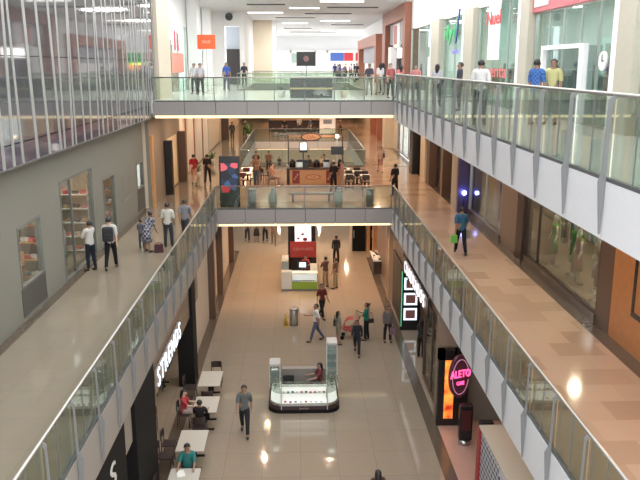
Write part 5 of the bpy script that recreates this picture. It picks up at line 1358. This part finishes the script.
# ------------------------------------------------------------------ lights
def area(name, loc, size, power, col, rot=(0,0,0), shape='DISK', sy=None, spread=None):
    L = bpy.data.lights.new(name, 'AREA'); L.shape = shape; L.size = size
    if sy: L.size_y = sy
    L.energy = power; L.color = col
    if spread: L.spread = spread
    o = bpy.data.objects.new(name, L); COL.objects.link(o); o.location = loc; o.rotation_euler = rot
    return o
WC = (1, .69, .46)
WC2 = (1, .84, .66)
# ground floor downlights in the soffits and below the bridge
for y in range(10, 34, 4):
    area('downlight', (-6.4, y, S2-.05), .12, 16, WC)
    area('downlight', (6.6, y, S2-.05), .12, 16, WC)
for y in (36, 39, 42, 45, 48):
    for x in (-2.6, .3, 3.2):
        area('downlight', (x, y, Z2-.95), .12, 60, WC, spread=R(125))
# middle gallery downlights
for y in range(10, 34, 3):
    area('downlight', (-5.6, y, S3-.05), .12, 12, (1, .93, .78))
for y in range(10, 34, 3):
    area('downlight', (6.2, y, S3-.05), .12, 34, WC)
for y in range(36, 66, 4):
    area('downlight', (-5.5, y, S3-.05), .15, 70, WC)
    area('downlight', (6.1, y, S3-.05), .15, 70, WC)
for y in (37, 41, 45):
    for x in (-2, 1.6):
        area('downlight', (x, y, S3-.1), .15, 70, WC)
for y in (69, 76, 84):
    for x in (-5, 0, 5): area('downlight', (x, y, S3-.1), .2, 150, WC)
for y, z in ((13, 17.2), (25, 17.2), (35, 17.2), (46, 15.75)):
    area('bulkhead_fill', (5.8, y, z), .3, 320, (1, 1, 1), rot=(0, R(-68), 0), shape='RECTANGLE', sy=9)  # added fill lamps that whiten the right bulkhead, no real fitting there
for y in (44, 54): area('ceiling_panel_light', (-3.5, y, CEIL-.2), 2.0, 420, (1,1,1))  # added fill lamps to brighten the upper left white walls, no real panels
for x in (-2, 2): area('downlight', (x, 72, S2-.05), .2, 160, WC); area('downlight', (x, 84, S2-.05), .2, 220, WC)
# shop lights
for y in (19.5, 23.0): area('shop_downlight', (9.3, y, S3-.1), .3, 120, (1,.88,.65))
area('shop_downlight', (9.3, 30.3, S3-.1), .3, 80, (1,.75,.75))
area('shop_downlight', (9.3, 38, S3-.1), .3, 80, (1,.85,.65))
for y in (50, 54): area('shop_downlight', (9.3, y, S3-.1), .3, 120, (1,.8,.6))
for y in (11, 21.5, 29.5, 38, 47): area('shop_downlight', (10.0, y, 14.2), 1.2, 260, (.98,1,.97))
for y in (19.5, 24, 28.5, 33): area('shop_downlight', (-8.9, y, 9.2), .3, 110, (1,.85,.65))
area('shop_downlight', (-6.8, 24, S2-.1), .3, 30, WC)
for y in (46, 54): area('shop_downlight', (-8.9, y, 14.8), 1.0, 400, (1,.97,.95))
for y in (58, 72, 90, 106):
    area('ceiling_panel_light', (1, y, CEIL-.2), 3.0, 900, (1,.98,.95), shape='RECTANGLE', sy=.6)
# world: overcast daylight above the skylight
w = bpy.data.worlds.new('World'); scn.world = w; w.use_nodes = True
nt = w.node_tree; bg = nt.nodes['Background']
bg.inputs['Color'].default_value = (.95, .97, 1, 1); bg.inputs['Strength'].default_value = 3.2
pt = area('skylight_portal', (.45, 22, 18.0), 14.6, 1, (1,1,1), shape='RECTANGLE', sy=36)
pt.data.cycles.is_portal = True

# ------------------------------------------------------------------ camera
cd = bpy.data.cameras.new('Camera'); cam = bpy.data.objects.new('Camera', cd); COL.objects.link(cam)
cd.sensor_width = 36; cd.lens = 740/640*36; cd.clip_start = .1; cd.clip_end = 400
cam.location = (0, 0, 11.8)
cam.rotation_euler = (PI/2-math.atan(175/740), 0, -math.atan(22/760.5))
scn.camera = cam
scn.view_settings.view_transform = 'Standard'; scn.view_settings.look = 'None'
scn.view_settings.exposure = 0.0; scn.view_settings.gamma = 1.0; scn.view_settings.use_curve_mapping = False
scn.cycles.max_bounces = 8; scn.cycles.transparent_max_bounces = 24; scn.cycles.diffuse_bounces = 4; scn.cycles.glossy_bounces = 4
scn.cycles.use_denoising = True
scn.cycles.sample_clamp_indirect = 6
scn.cycles.caustics_reflective = False; scn.cycles.caustics_refractive = False
